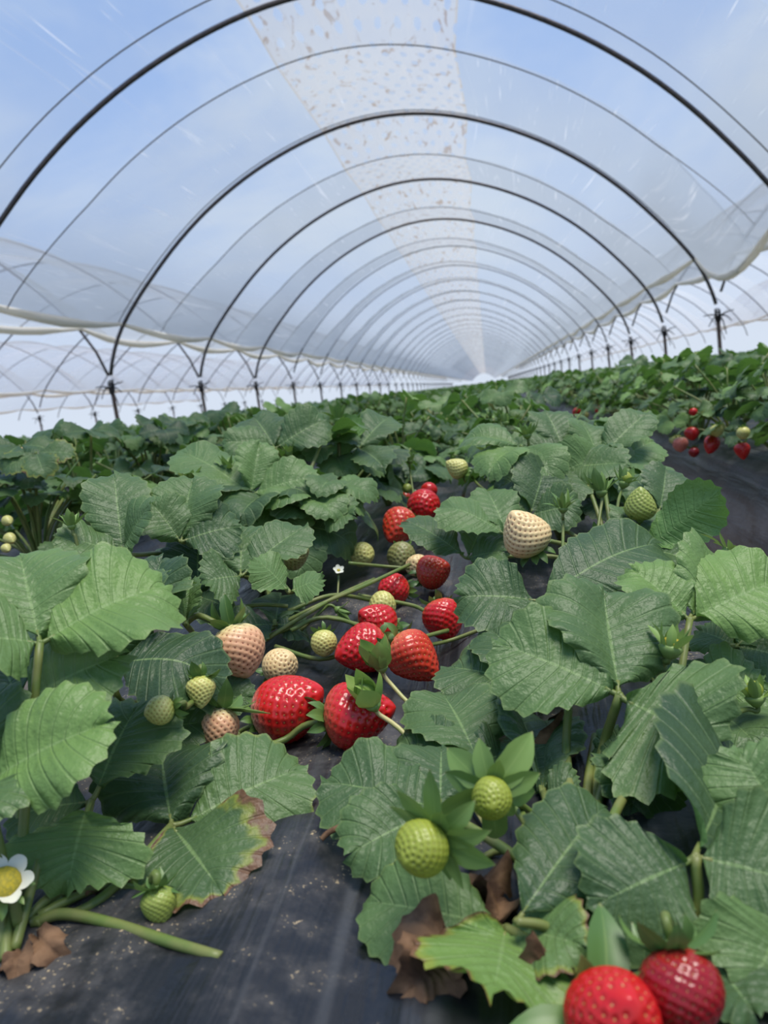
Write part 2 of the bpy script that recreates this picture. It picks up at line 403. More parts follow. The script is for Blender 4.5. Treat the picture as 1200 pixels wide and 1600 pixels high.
for T in (0, -1, 1, -2):
    n = {0: 46, -1: 30, 1: 22, -2: 14}[T]
    for k in range(n):
        if T and k < 1: continue
        o = obj('tunnel_hoop', hoop_me if (T == 0 and k < 4) else hoop_far if T == 0 else hoop_side, None, (XC+T*TP, Y0+DY*k+SKEW*T*TP, HZ))
        o['category'] = 'hoop'
        if T == 0 and k < 10: o['label'] = HL[k]
        elif T == 0: o['label'] = 'thin steel hoop deep in the middle tunnel, one of the many shrinking arches'; o['group'] = 'far hoops of the middle tunnel'
        else: o['label'] = 'thin steel hoop seen in the ' + TN[T] + ' past the posts'; o['group'] = 'hoops of the ' + TN[T]
# posts with their rope ties
pv, pf = tube_vf([(0.03, 0, -1.05), (0.012, 0, -.6), (0, 0, .02)], [.026, .022, .022], 8, 8)
post_me = mesh('pole', pv, pf, M_RUST)
parts = []
rg = random.Random(4)
for i in range(7):
    a = i*.9; z = -.04+.018*i
    ring = [(.027*math.cos(a+b), .034*math.sin(a+b), z+.02*math.sin(b*1.0+a)) for b in np.linspace(0, 6.0, 14)]
    parts.append(tube_vf(ring, .006, 5))
for dx, dz in ((.13, -.06), (-.11, -.10), (.16, .05), (-.16, .02), (.07, -.20)):
    parts.append(tube_vf([(0, -.03, 0), (dx*.5, -.05, dz*.3+.02), (dx, -.04, dz)], [.010, .005], 5, 6))
tie_me = mesh('rope_tie', *join(parts), M_TIE)
for side, sg in ((-3.25, 'left'), (3.25, 'right'), (-9.75, 'far left')):
    for k in range(1, {'left': 34, 'right': 34, 'far left': 14}[sg]):
        y = Y0+DY*k+SKEW*side
        names = ['nearest', 'second nearest', 'third nearest', 'fourth nearest', 'fifth nearest', 'sixth nearest', 'seventh nearest']
        lab = None
        if sg != 'far left' and 1 <= k <= 7: lab = f'rusty post carrying a dark rope knot, {names[k-1]} of the {sg} row in view'
        p = thing('tunnel_post', lab or f'thin rusty post with a dark rope knot, far along the {sg} row', 'post', (XC+side, y, HZ), None if lab else f'far posts of the {sg} row')
        obj('pole', post_me, p); obj('rope_tie', tie_me, p)
# roof film: straight falls from each hoop to the rope and back up to the next hoop
def film(T, k0, k1, na, name):
    ths = np.linspace(T0, np.pi-T0, na)
    V = []; Fc = []; UV = []
    arc = np.r_[0, np.cumsum(np.hypot(*np.diff(np.array(hoop_points(ths)), axis=1)))]
    arcs = arc-arc[-1]/2
    for k in range(k0, k1):
        rng = np.random.RandomState(300+k+50*T)
        fr = .29+.05*rng.rand() if k else .20
        sag = .165+.04*rng.rand()
        for (f0, f1) in ((0, fr), (fr, 1)):
            nb = len(V)*na
            fs = np.linspace(f0, f1, 5)
            for f in fs:
                dip = sag*(f/fr if f <= fr else (1-f)/(1-fr))
                e = np.clip(np.minimum(ths-T0, np.pi-T0-ths)/.35, 0, 1)      # calmer towards the gutters
                off = .028 - dip*(.45+.55*e)
                x, z = hoop_points(ths, 0)
                l = np.hypot(x, z-.3); q = np.sin(rng.rand()*3+ths*31)*.006 + .005*np.sin(ths*77+f*6+k)
                o2 = off + q*(4*f*(1-f))
                x2 = x + x/l*o2; z2 = z + (z-.3)/l*o2
                lift = .05*np.sin(np.pi*f)*(1-e) + (.34*np.sin(np.pi*f)*(1-e)*(x > 0) if (T == 0 and k == 0) else 0)
                V.append(np.stack([XC+T*TP+x2, Y0+DY*(k+f)+SKEW*(x2+T*TP), HZ+z2-lift], -1))
                UV.append(np.stack([arcs, np.full(na, k+f)*DY], -1))
            Fc += [tuple(i+nb for i in q4) for q4 in grid_faces(5, na)]
    V = np.concatenate(V); UV = np.concatenate(UV)
    c = obj(name, mesh(name, V, Fc, M_FILM if T == 0 else M_FILM2, UV), kind='structure')
    return c, ths
ceil, ths = film(0, -4, NH, 80, 'ceiling')
# perforated ventilation strip sewn along the ridge
def vent(T, k0, k1, par):
    ths = np.linspace(np.pi/2-.42, np.pi/2+.42, 200); x, _ = hoop_xz(ths)
    ths = np.interp(np.linspace(.74, -.74, 22), x[::-1], ths[::-1]); na = 22
    x, z = hoop_points(ths); V = []; Fc = []; UV = []
    for k in range(k0, k1):
        rng = np.random.RandomState(300+k+50*T); fr = .29+.05*rng.rand() if k else .20; sag = .165+.04*rng.rand()
        for (f0, f1) in ((0, fr), (fr, 1)):
            nb = len(V)*na
            for f in np.linspace(f0, f1, 6):
                dip = sag*(f/fr if f <= fr else (1-f)/(1-fr)); off = .028-dip-.014
                l = np.hypot(x, z-.3); x2 = x+x/l*off; z2 = z+(z-.3)/l*off
                V.append(np.stack([XC+T*TP+x2, Y0+DY*(k+f)+SKEW*(x2+T*TP), HZ+z2], -1)); UV.append(np.stack([x, np.full(na, (k+f)*DY)], -1))
            Fc += [tuple(i+nb for i in q) for q in grid_faces(6, na)]
    obj('vent_strip', mesh('vent_strip', np.concatenate(V), Fc, M_VENT, np.concatenate(UV)), par)
vent(0, -2, NH, ceil)
def edge_roll(T, k0, k1, par, side):
    ths_ = T0 if side > 0 else np.pi-T0
    x, z = hoop_points(np.array([ths_])); x = x[0]; z = z[0]; P = []; rr = []
    rng = np.random.RandomState(7+T+side)
    for k in range(k0, k1):
        sg = .05+.05*rng.rand() + (.30 if (T == 0 and k == 0 and side > 0) else 0); iw = .03+.05*rng.rand()
        for f in np.linspace(0, 1, 9)[:-1]:
            s_ = math.sin(math.pi*f)
            X = x - side*(iw*s_ - .03); P.append((XC+T*TP+X, Y0+DY*(k+f)+SKEW*(X+T*TP), HZ+z-sg*s_-.01)); rr.append(.018+.026*s_*(.6+.6*rng.rand()))
    v, f = tube_vf(np.array(P), np.array(rr), 7)
    obj('edge_roll', mesh('edge_roll', v, f, M_ROLL), par)
for s_ in (-1, 1): edge_roll(0, -3, 60, ceil, s_)
for T, n in ((-1, 30), (1, 26), (-2, 16), (2, 10)):
    c2, _ = film(T, -2, n, 32, 'ceiling')
    for s_ in (-1, 1): edge_roll(T, -1, n, c2, s_)
# ropes over the film, one in the middle of every bay
def rope(k, f, dip, lab, grp=None, r=.005):
    tt = np.linspace(T0-.02, np.pi-T0+.02, 60); x, z = hoop_points(tt); l = np.hypot(x, z-.3)
    e = np.clip(np.minimum(tt-T0, np.pi-T0-tt)/.35, 0, 1)
    o_ = .022-dip*(.45+.55*e)-.012
    v, fc = tube_vf(np.stack([x+x/l*o_, SKEW*x, z+(z-.3)/l*o_], -1), r, 5)
    o = obj('film_rope', mesh('film_rope', v, fc, M_ROPE), None, (XC, Y0+DY*(k+f), HZ), label=lab, category='rope')
    if grp: o['group'] = grp
for k in range(0, 16):
    rng = np.random.RandomState(300+k); fr = .29+.05*rng.rand() if k else .20; sag = .165+.04*rng.rand()
    if k < 3: rope(k, fr, sag, ['thin rope arching over the roof between the nearest hoop and the second hoop', 'thin rope arching over the roof between the second and third hoops', 'thin rope arching over the roof between the third and fourth hoops'][k])
    else: rope(k, fr, sag, 'thin rope arching over the roof film far down the middle tunnel', 'far ropes of the middle tunnel')
rope(0, -.14, .03, 'thin rope running close in front of the nearest hoop at the top corners')
rope(1, -.045, .015, 'thin rope running close above the second hoop, the full arch')

# ------------------------------------------------------------------ leaflets
def leaflet_vf(L, W, cup=.25, arch=.1, wave=.05, N=9, nu=6, sub=4, tooth=.05, seed=0, quilt=.015, droop=0.0, asym=0.0):
    """serrate strawberry leaflet: base at the origin, tip along +Y, upper face +Z. Rows follow the side veins."""
    rng = np.random.RandomState(seed)
    y = np.r_[np.linspace(0, .97, 120), np.linspace(.972, 1, 60)]
    vm = .60
    wv = np.where(y < vm, np.sin(np.pi/2*np.clip(y/vm, 0, 1))**.85, np.sqrt(np.clip(1-((y-vm)/(1-vm))**2.3, 0, 1)))
    bx, by = wv*W/2, y*L
    a = np.r_[0, np.cumsum(np.hypot(np.diff(bx), np.diff(by)))]; a /= a[-1]
    nt = N*sub+1; ts = np.linspace(0, 1, nt)
    X = np.interp(ts, a, bx); Y = np.interp(ts, a, by)
    tx, ty = np.gradient(X), np.gradient(Y); ln = np.hypot(tx, ty); nx, ny = ty/ln, -tx/ln
    nx[-1], ny[-1] = 0, 1
    ph = ts*N + .5 - (N % 1)
    frac = ph % 1.0
    tri = 1-np.abs(2*frac-1)
    amp = tooth*W*np.clip(ts*6-.8, 0, 1)*(tri**.75)
    X2 = np.clip(X + nx*amp, 0, None); Y2 = Y + ny*amp
    X2[-1] = 0
    ym = L*np.clip(ts**1.25*.93, 0, 1)                 # where the vein leaves the midrib
    V = []; UV = []
    us = np.linspace(0, 1, nu+1)**.85
    p1, p2 = rng.rand(2)*6.28
    for side in (-1, 1):
        for j, u in enumerate(us):
            bend = u**1.15
            x = side*X2*u*(1+asym*side); yy = ym + (Y2-ym)*bend
            ridge = quilt*W*(np.abs(np.sin(np.pi*(ts*N+.0)))**.8)*np.clip(u*4, 0, 1)*(1-.4*u)
            z = cup*np.abs(x)*(1-.35*u) + ridge
            z = z + arch*L*np.sin(np.pi*np.clip(yy/L, 0, 1)) - droop*L*np.clip(yy/L-.55, 0, 1)**2*3
            z = z + wave*W*u**2*(np.sin(ts*9+p1+side)+.5*np.sin(ts*17+p2))
            z = z - .10*W*u**4*np.clip(cup*2, 0, 1)
            V.append(np.stack([x, yy, z], -1)); UV.append(np.stack([np.full(nt, u), ts*N], -1))
    V = np.concatenate(V); UV = np.concatenate(UV); Fc = []
    for s in (0, 1):
        b = s*(nu+1)*nt
        for j in range(nu):
            for i in range(nt-1):
                q = (b+j*nt+i, b+(j+1)*nt+i, b+(j+1)*nt+i+1, b+j*nt+i+1)
                Fc.append(q if s == 1 else q[::-1])
    return V, Fc, UV
def weld(V, Fc, UV, nt, nu):
    # the two halves share the midrib
    off = (nu+1)*nt
    mp = np.arange(len(V)); mp[off:off+nt] = np.arange(nt)
    return V, [tuple(int(mp[i]) for i in q) for q in Fc], UV
def leaflet_mesh(name='leaflet', nu=6, sub=4, N=9, **kw):
    V, Fc, UV = leaflet_vf(nu=nu, sub=sub, N=N, **kw)
    V, Fc, UV = weld(V, Fc, UV, N*sub+1, nu)
    return mesh(name, V, Fc, M_LEAF, UV)

_hs = [0]
def hero_leaf(plant, hub, leaflets, crown=None, tint=.3, stalk_r=.0022, via=None, burn=0.0):
    """leaf with its stalk; leaflets: (tip xyd, width m, normal hint (right, up, to camera), options)"""
    base = np.array(plant.location); H = at(*hub)
    C = base.copy() if crown is None else np.asarray(crown)
    P = [C]
    if via is not None: P.append(at(*via))
    else:
        m = (C+H)/2; m[2] += .02*np.linalg.norm(H-C)/.1*.4; m += (H-C)*np.array([-.12, -.12, 0]); P.append(m)
    P.append(H)
    segs = [tube_vf(np.array(P)-base, [stalk_r*1.25, stalk_r], 8, 14)]
    made = []
    for lf in leaflets:
        tip, W, nh = lf[0], lf[1], lf[2]; op = dict(lf[3]) if len(lf) > 3 else {}
        b = at(*op.pop('base')) if 'base' in op else H
        Tp = at(*tip); x, y, n = frame(Tp-b, camdir(*nh)); L = np.linalg.norm(Tp-b)
        g = min(.006, L*.06); b2 = b + y*g
        if np.linalg.norm(b-H) > 1e-6 or True: segs.append(tube_vf(np.array([H, (H+b2)/2+n*-.001, b2+y*.004])-base, [stalk_r*.8, stalk_r*.55], 6, 5))
        _hs[0] += 1
        kw = dict(L=L-g, W=W, cup=op.pop('cup', .24)*1.25, arch=op.pop('arch', .05), wave=op.pop('wave', .075), seed=_hs[0], N=op.pop('N', 10), droop=op.pop('droop', 0), tooth=op.pop('tooth', .062))
        me = leaflet_mesh(nu=8, sub=5, **kw)
        made.append((me, m4(x, y, n, b2-base), op.get('tint', tint), op.get('burn', burn), op.get('dead')))
    st = obj('leaf', mesh('leaf_stalk', *join(segs), M_STALK), plant)
    for me, M, ti, bu, dead in made:
        o = obj('leaflet', me, st, None, tint=float(ti), burn=float(bu)); o.matrix_local = M
        if dead:
            me.materials[0] = M_DEAD; o['label'] = 'dry brown leaflet'
        elif bu > .12: o['label'] = 'green leaflet with a dried brown margin'
    return st

# library leaves for the plants behind: hub offset, tilt, and three leaflets
class LibLeaf:
    def __init__(s, seed, hr=(.06, .150), rr=(.03, .105), zr=(.75, 1.05)):
        rg = random.Random(seed); s.h = rg.uniform(*hr); s.r = rg.uniform(*rr); sz = rg.uniform(*zr)
        hub = np.array([s.r, 0, s.h]); s.hub = hub
        s.stalk = tube_vf([(0, 0, 0), (s.r*.35, 0, s.h*.6), hub], [.0028, .002], 6, 8)
        tilt = rg.uniform(.15, .95)                        # leaf face leans outwards
        outd = np.array([math.cos(tilt), 0, -math.sin(tilt)*.7]); outd /= np.linalg.norm(outd)
        s.lf = []
        nrm0 = np.array([math.sin(tilt), 0, math.cos(tilt)])
        side = np.cross(nrm0, outd)
        for a in (0, rg.uniform(1.0, 1.45), -rg.uniform(1.0, 1.45)):
            d = outd*math.cos(a)+side*math.sin(a)
            d = d + nrm0*(rg.uniform(-.25, .35) if a else rg.uniform(-.1, .2))
            n = nrm0 + np.array([rg.uniform(-.25, .25) for _ in range(3)])
            x, y, n = frame(d, n)
            s.lf.append((dict(L=.070*sz*rg.uniform(.92, 1.1), W=.064*sz*rg.uniform(.92, 1.1), cup=rg.uniform(.1, .55), arch=rg.uniform(-.03, .12), wave=rg.uniform(.02, .07), droop=rg.uniform(0, .35), seed=(seed*3+int(a*10)) & 255), m4(x, y, n, hub+y*.004)))
    def joined(s, nu=3, sub=2, N=7):
        V = [s.stalk[0]]; Fc = [list(s.stalk[1])]; U = [np.zeros((len(s.stalk[0]), 2))]; mats = [1]*len(s.stalk[1]); n = len(s.stalk[0])
        F2 = list(s.stalk[1])
        for kw, M in s.lf:
            v, f, uv = leaflet_vf(nu=nu, sub=sub, N=N, tooth=.07, **kw); v, f, uv = weld(v, f, uv, N*sub+1, nu)
            v = np.c_[v, np.ones(len(v))]@np.array(M).T
            V.append(v[:, :3]); F2 += [tuple(i+n for i in q) for q in f]; mats += [0]*len(f); U.append(uv); n += len(v)
        me = mesh('leaf', np.concatenate(V), F2, [M_LEAF, M_STALK], np.concatenate(U))
        me.polygons.foreach_set('material_index', np.array(mats, np.int32)); return me
LIB = [LibLeaf(i) for i in range(14)]
LIB_MID = [l.joined() for l in LIB]
LIB_B = [LibLeaf(40+i, (.05, .192), (.02, .15), (.52, .74)) for i in range(18)]
LIB_BM = [l.joined() for l in LIB_B]
LIB_NEAR = [(mesh('leaf_stalk', *l.stalk, M_STALK), [(leaflet_mesh(nu=5, sub=4, N=9, **kw), M) for kw, M in l.lf]) for l in LIB]

# ------------------------------------------------------------------ sepals, buds, flowers, berries
def sepal_mesh(curl, w=.30, fold=.25, seed=0):
    """unit-long pointed sepal: base at the origin, +Y outwards, +Z the upper face; curl bends it up (+) or back (-)"""
    nv, nu = 8, 4; V = []; UV = []
    for i in range(nv):
        v = i/(nv-1); a = curl*v; hw = w*(.35+.65*math.sin(math.pi*min(v*1.25, 1)**.8)) if v < .55 else w*(1-((v-.55)/.45)**1.5)*.98
        hw = max(hw, .004)
        yy = math.sin(a)/curl*1 if abs(curl) > 1e-3 else v; zz = (1-math.cos(a))/curl if abs(curl) > 1e-3 else 0
        for j in range(-nu//2, nu//2+1):
            u = j/(nu/2); up = fold*abs(u)*hw
            V.append((u*hw, yy-math.sin(a)*up, zz+math.cos(a)*up)); UV.append((abs(u), v))
    return mesh('sepal', V, grid_faces(nv, nu+1), M_SEPAL, UV)
SEP = {'back': [sepal_mesh(-1.1, .24), sepal_mesh(-1.6, .2), sepal_mesh(-.6, .26)],
       'flat': [sepal_mesh(-.5, .24), sepal_mesh(.4, .22), sepal_mesh(-.9, .2)],
       'cup': [sepal_mesh(.5, .19, .4), sepal_mesh(-.5, .17, .3), sepal_mesh(.9, .2, .4), sepal_mesh(.15, .15, .5)],
       'closed': [sepal_mesh(.9, .30, .4), sepal_mesh(.6, .28, .3), sepal_mesh(1.2, .28, .4)]}
def core_mesh(r, h):
    n = 10; V = []; rings = [(0, -h*.9, .35), (0, -h*.4, .8), (0, 0, 1.0), (0, h*.25, .7)]
    for _, z, k in rings:
        for j in range(n): V.append((r*k*math.cos(6.283*j/n), r*k*math.sin(6.283*j/n), z))
    f = grid_faces(4, n, True); f.append(tuple(range(n))[::-1]); f.append(tuple(range(3*n, 4*n)))
    return mesh('calyx', V, f, M_SEPAL)
CORE = core_mesh(1, 1)
def calyx(parent, M, r, slen, style, n=10, tint=.3, seed=0, rise=.3, name='calyx'):
    """M places +Z from the stalk towards the fruit; sepals stand off the rim by rise (0 flat .. 1.3 along the axis)"""
    rg = random.Random(seed)
    c = obj(name, CORE, parent, None, tint=tint); c.matrix_local = M @ Matrix.Scale(r, 4)
    for i in range(n):
        a = 6.283*i/n + rg.uniform(-.12, .12); ri = rise + rg.uniform(-.28, .28)*(1.5 if style == 'cup' else 1) + (.22 if i % 2 else 0)
        s = obj('sepal', rg.choice(SEP[style]), c, None, tint=min(1, max(0, tint+rg.uniform(-.15, .2))))
        k = slen*rg.uniform(.75, 1.12)*(1 if i % 2 == 0 else .82)/r
        s.matrix_local = Matrix.Rotation(a, 4, 'Z') @ Matrix.Translation((0, .75, 0)) @ Matrix.Rotation(ri, 4, 'X') @ Matrix.Rotation(rg.uniform(-.3, .3), 4, 'Y') @ Matrix.Scale(k, 4)
    return c
def berry_meshes(shape, nseed, rings=58, segs=64, seed=0, pitd=.02):
    """unit berry (diameter 1): axis +Z from calyx (0) to tip; returns flesh and seeds"""
    rng = np.random.RandomState(seed)
    ln = {'cone': 1.15, 'long': 1.35, 'round': 1.0, 'wide': .98, 'heart': 1.08}[shape]
    s = np.linspace(0, 1, 200)
    k = {'cone': .36, 'long': .38, 'round': .47, 'wide': .40, 'heart': .33}[shape]; ptp = {'cone': 1.45, 'long': 1.7, 'round': 2.0, 'wide': 1.9, 'heart': 1.5}[shape]
    r = np.where(s < k, np.sqrt(np.clip(1-((k-s)/k)**2.2, 0, 1)), np.clip(1-((s-k)/(1-k))**ptp, 0, 1)**.72)*.5
    z = s*ln
    a = np.r_[0, np.cumsum(np.hypot(np.diff(r), np.diff(z)))]; a /= a[-1]
    q = np.linspace(0, 1, rings); rr = np.interp(q, a, r); zz = np.interp(q, a, z)
    th = np.linspace(0, 2*np.pi, segs, endpoint=False)
    lob = 1 + .03*np.cos(2*th+rng.rand()*6) + .022*np.cos(3*th+rng.rand()*6)
    V = np.stack([(rr[:, None]*np.cos(th)*lob), (rr[:, None]*np.sin(th)*lob), np.repeat(zz[:, None], segs, 1)], -1).reshape(-1, 3)
    # seeds on a spiral, spread evenly over the skin
    area = np.cumsum(r*np.r_[0, np.hypot(np.diff(r), np.diff(z))]); area /= area[-1]
    f = (np.arange(nseed)+.5)/nseed; f = .02+.965*f
    sz = np.interp(f, area, z); sr = np.interp(f, area, r); ang = np.arange(nseed)*2.399963
    S = np.stack([sr*np.cos(ang)*np.interp(ang % (2*np.pi), th, lob, period=2*np.pi), sr*np.sin(ang)*np.interp(ang % (2*np.pi), th, lob, period=2*np.pi), sz], -1)
    cen = np.array([0, 0, ln*.42]); N = V-cen; N /= np.linalg.norm(N, axis=1)[:, None]
    d2 = ((V[:, None, :]-S[None])**2).sum(-1); dm = np.sqrt(d2.min(1)); sp = math.sqrt(2.6*ln/nseed)
    pit = np.exp(-(dm/(sp*.27))**2)
    puff = np.clip(dm/(sp*.5), 0, 1)
    V = V - N*(pit*pitd)[:, None] + N*(puff**2*pitd*.35)[:, None]
    axis = np.repeat(zz/ln, segs)
    f4 = grid_faces(rings, segs, True); f4.append(tuple(range((rings-1)*segs, rings*segs)))
    flesh = mesh('flesh', V, [q[::-1] for q in f4], M_FLESH, None, True, {'axis': axis, 'pit': pit})
    SV = []; SF = []
    for i in range(nseed):
        n = S[i]-cen; n /= np.linalg.norm(n); up = np.array([0, 0, 1.0]); up = up-n*(n@up); up /= np.linalg.norm(up)+1e-9; x = np.cross(up, n)
        c = S[i]-n*pitd*.62; l, w_, h = sp*.19, sp*.125, sp*.08; b = len(SV)
        SV += [c+up*l, c+x*w_, c-up*l, c-x*w_, c+n*h, c-n*h]
        SF += [(b, b+3, b+4), (b+3, b+2, b+4), (b+2, b+1, b+4), (b+1, b, b+4)]
    seeds = mesh('seeds', SV, SF, M_SEED, None, True)
    return flesh, seeds, ln
BM = {}
def bm(shape, ns, lo=False):
    k = (shape, ns, lo)
    if k not in BM: BM[k] = berry_meshes(shape, ns, 30 if lo else 62, 32 if lo else 72, len(BM), .029 if ns > 150 else .027)
    return BM[k]
PAL = {  # shoulder, body, pit, seed colours, gloss
 'red': ((.62, .10, .055), (.52, .012, .012), (.24, .004, .006), (.42, .15, .03), 1.0),
 'redpale': ((.80, .42, .28), (.55, .016, .014), (.26, .004, .006), (.44, .16, .035), 1.0),
 'orange': ((.66, .16, .07), (.56, .045, .02), (.32, .012, .010), (.66, .36, .10), .9),
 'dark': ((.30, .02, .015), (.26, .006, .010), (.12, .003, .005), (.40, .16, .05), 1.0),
 'pink': ((.66, .58, .28), (.72, .40, .22), (.36, .10, .03), (.17, .03, .012), .4),
 'cream': ((.56, .58, .20), (.74, .55, .27), (.40, .17, .05), (.17, .035, .012), .35),
 'blush': ((.72, .50, .34), (.66, .20, .15), (.40, .05, .04), (.55, .25, .08), .6),
 'yellow': ((.42, .46, .10), (.56, .54, .17), (.34, .26, .05), (.40, .24, .05), .4),
 'green': ((.20, .28, .05), (.27, .33, .06), (.13, .17, .03), (.42, .38, .09), .4),
 'lime': ((.19, .26, .025), (.27, .32, .035), (.10, .13, .015), (.34, .34, .07), .4),
 'olive': ((.16, .22, .06), (.24, .25, .09), (.16, .10, .03), (.20, .09, .03), .35)}
def berry(label, c, d, dpx, axis, pal, shape='cone', ns=190, slen=.016, style='back', rise=-.1, stalk=None, lo=False, nsep=10, stint=.25, group=None, spin=None, stalk_r=.0016, seed=None, lenk=1.0):
    """one strawberry: centre pixel c at depth d, diameter dpx pixels there, axis from calyx to tip in (right, up, to camera)"""
    flesh, seeds, ln = bm(shape, ns, lo); D = dpx*d/FPX
    d = depth(at(c[0], c[1], d, D*.47)); D = dpx*d/FPX
    y = camdir(*axis); z = y/np.linalg.norm(y)
    ref = np.array([0, 0, 1.0]) if abs(z[2]) < .9 else np.array([1.0, 0, 0])
    x = np.cross(ref, z); x /= np.linalg.norm(x); yy = np.cross(z, x)
    P = at(c[0], c[1], d) - z*D*ln*lenk*.45
    sd = seed if seed is not None else int(c[0]*7+c[1])
    root = thing('strawberry', label, 'strawberry', P, group)
    Rm = m4(x, yy, z, (0, 0, 0)) @ Matrix.Rotation(spin if spin is not None else sd % 63/10, 4, 'Z')
    S = Matrix.Diagonal((D, D, D*lenk, 1))
    ct, cb, cp, cs, gl = PAL[pal]
    f = obj('flesh', flesh, root, None, col_top=ct, col_body=cb, col_pit=cp, gloss=gl); f.matrix_local = Rm @ S
    s = obj('seeds', seeds, root, None, col=cs, kind='stuff'); s.matrix_local = Rm @ S
    if slen: calyx(root, Rm @ Matrix.Translation((0, 0, D*.02)), D*.16, slen, style, nsep, stint, sd, rise)
    if stalk:
        pts = [np.zeros(3), -z*D*.35] + [at(*q)-P for q in stalk]
        v, fc = tube_vf(pts, [stalk_r, stalk_r*1.2], 7, 16)
        obj('stalk', mesh('stalk', v, fc, M_STALK if pal not in ('lime',) else M_STALK), root)
    return root
def bud(label, base, tip, slen, stalk, style='cup', rise=1.05, tint=.55, n=10, core=None, stalk_r=.0014, pale=False, cat='flower bud', name='flower_bud', r=.005, petals=0, group=None):
    """closed or opening calyx on its stalk; base and tip as (x, y, depth)"""
    B = at(*base); z = at(*tip)-B; z /= np.linalg.norm(z)
    ref = np.array([0, 0, 1.0]) if abs(z[2]) < .9 else np.array([1.0, 0, 0]); x = np.cross(ref, z); x /= np.linalg.norm(x); yy = np.cross(z, x)
    root = thing(name, label, cat, B, group); M = m4(x, yy, z, (0, 0, 0))
    calyx(root, M, r, slen, style, n, tint, int(base[0]*3+base[1]), rise)
    if core:
        kind, cr = core
        if kind == 'yellow':
            v, fc = tube_vf([(0, 0, 0), (0, 0, cr*.5), (0, 0, cr*.9), (0, 0, cr*1.1)], [cr*.8, cr, cr*.75, cr*.2], 12)
            o = obj('flower_centre', mesh('flower_centre', v, fc, M_YELLOW), root); o.matrix_local = M
        else:
            fl, se, ln = bm('round', 110, True); ct, cb, cp, cs, gl = PAL[kind]
            f = obj('flesh', fl, root, None, col_top=ct, col_body=cb, col_pit=cp, gloss=gl); f.matrix_local = M @ Matrix.Scale(cr*2, 4)
            s = obj('seeds', se, root, None, col=cs, kind='stuff'); s.matrix_local = M @ Matrix.Scale(cr*2, 4)
    for i in range(petals):
        p = obj('petal', PETAL, root); p.matrix_local = M @ Matrix.Rotation(6.283*i/petals, 4, 'Z') @ Matrix.Translation((0, r*.6, r*.4)) @ Matrix.Rotation(.35, 4, 'X') @ Matrix.Scale(slen*.95, 4)
    if stalk:
        pts = [np.zeros(3), -z*.008] + [at(*q)-B for q in stalk]
        v, fc = tube_vf(pts, [stalk_r, stalk_r*1.15], 7, 18); obj('stalk', mesh('stalk', v, fc, M_STALKPALE if pale else M_STALK), root)
    return root
def petal_mesh():
    V = []; nv, nu = 7, 6
    for i in range(nv):
        v = i/(nv-1); hw = .52*math.sin(math.pi*(.12+v*.74))**.6
        for j in range(nu+1):
            u = j/nu*2-1; V.append((u*hw, v-.10*u*u*v, .10*u*u+.12*v*v))
    return mesh('petal', V, grid_faces(nv, nu+1), M_PETAL)
PETAL = petal_mesh()

#<HERO>
# ------------------------------------------------------------------ front plants, leaf by leaf
def plant_at(label, x, y, group=None):
    return thing('strawberry_plant', label, 'plant', (x, y, BED-.004), group)
def crown_px(px, py): p = on(px, py, BED); return p
UPC = (0, .75, .65)
PL0 = plant_at('large bright green strawberry plant at the left edge in front, flower at its foot', *crown_px(25, 1440)[:2])
hero_leaf(PL0, (62, 1004, .385), [((258, 915, .42), .074, (-.12, .66, .74), dict(cup=.22, tint=.55, arch=.07)),
    ((30, 862, .43), .062, (.35, .30, .85), dict(cup=.3, tint=.42)), ((-70, 1000, .36), .06, (.2, .8, .5), dict(tint=.5))], via=(40, 1250, .37))
hero_leaf(PL0, (-25, 1225, .35), [((172, 1128, .35), .056, (-.25, .60, .75), dict(cup=.30, tint=.62, arch=.06)),
    ((-80, 1100, .37), .06, (.3, .5, .8)), ((-60, 1290, .32), .05, (0, .8, .6))], via=(0, 1330, .34))
hero_leaf(PL0, (30, 1100, .40), [((192, 1022, .395), .060, (-.30, .50, .85), dict(cup=.35, tint=.52)),
    ((-20, 985, .47), .06, (.5, .2, .85), dict(tint=.08)), ((20, 1195, .42), .05, (.6, .2, .75), dict(tint=.1))], via=(30, 1270, .40))
hero_leaf(PL0, (142, 1252, .40), [((218, 1098, .43), .070, (-.25, .45, .85), dict(cup=.18, tint=.22, base=(150, 1238, .40))),
    ((106, 1388, .352), .066, (0.0, .60, .80), dict(cup=.05, tint=.55, base=(135, 1262, .375))), ((20, 1275, .40), .042, (.1, .75, .65), dict(cup=.15, tint=.28))], via=(105, 1400, .42))
hero_leaf(PL0, (268, 1290, .40), [((472, 1200, .435), .066, (-.12, .70, .70), dict(cup=.12, tint=.42, burn=.13, base=(285, 1287, .402))),
    ((252, 1172, .45), .070, (.1, .45, .88), dict(cup=.28, tint=.10)), ((345, 1392, .366), .072, (0, .75, .66), dict(cup=.12, tint=.30, burn=.37))], via=(150, 1410, .37))
PL1 = plant_at('strawberry plant with a bluish dark drooping leaf over the pale unripe berries', -.265, .60)
hero_leaf(PL1, (178, 1035, .485), [((345, 1052, .475), .062, (-.05, .80, .58), dict(cup=-.12, tint=.10, arch=.12, droop=.3)),
    ((225, 888, .53), .062, (-.35, .45, .8), dict(tint=.14, cup=.25)), ((120, 1010, .50), .05, UPC)], via=(200, 1100, .5))
hero_leaf(PL1, (205, 1150, .47), [((322, 1128, .475), .046, (-.1, .7, .7), dict(cup=.2, tint=.2))])
hero_leaf(PL1, (222, 995, .53), [((290, 905, .55), .050, (-.85, .1, .6), dict(cup=.5, tint=.18)), ((255, 870, .57), .055, (-.2, .5, .8), dict(tint=.16)), ((200, 890, .58), .06, (.1, .4, .9), dict(tint=.16))])
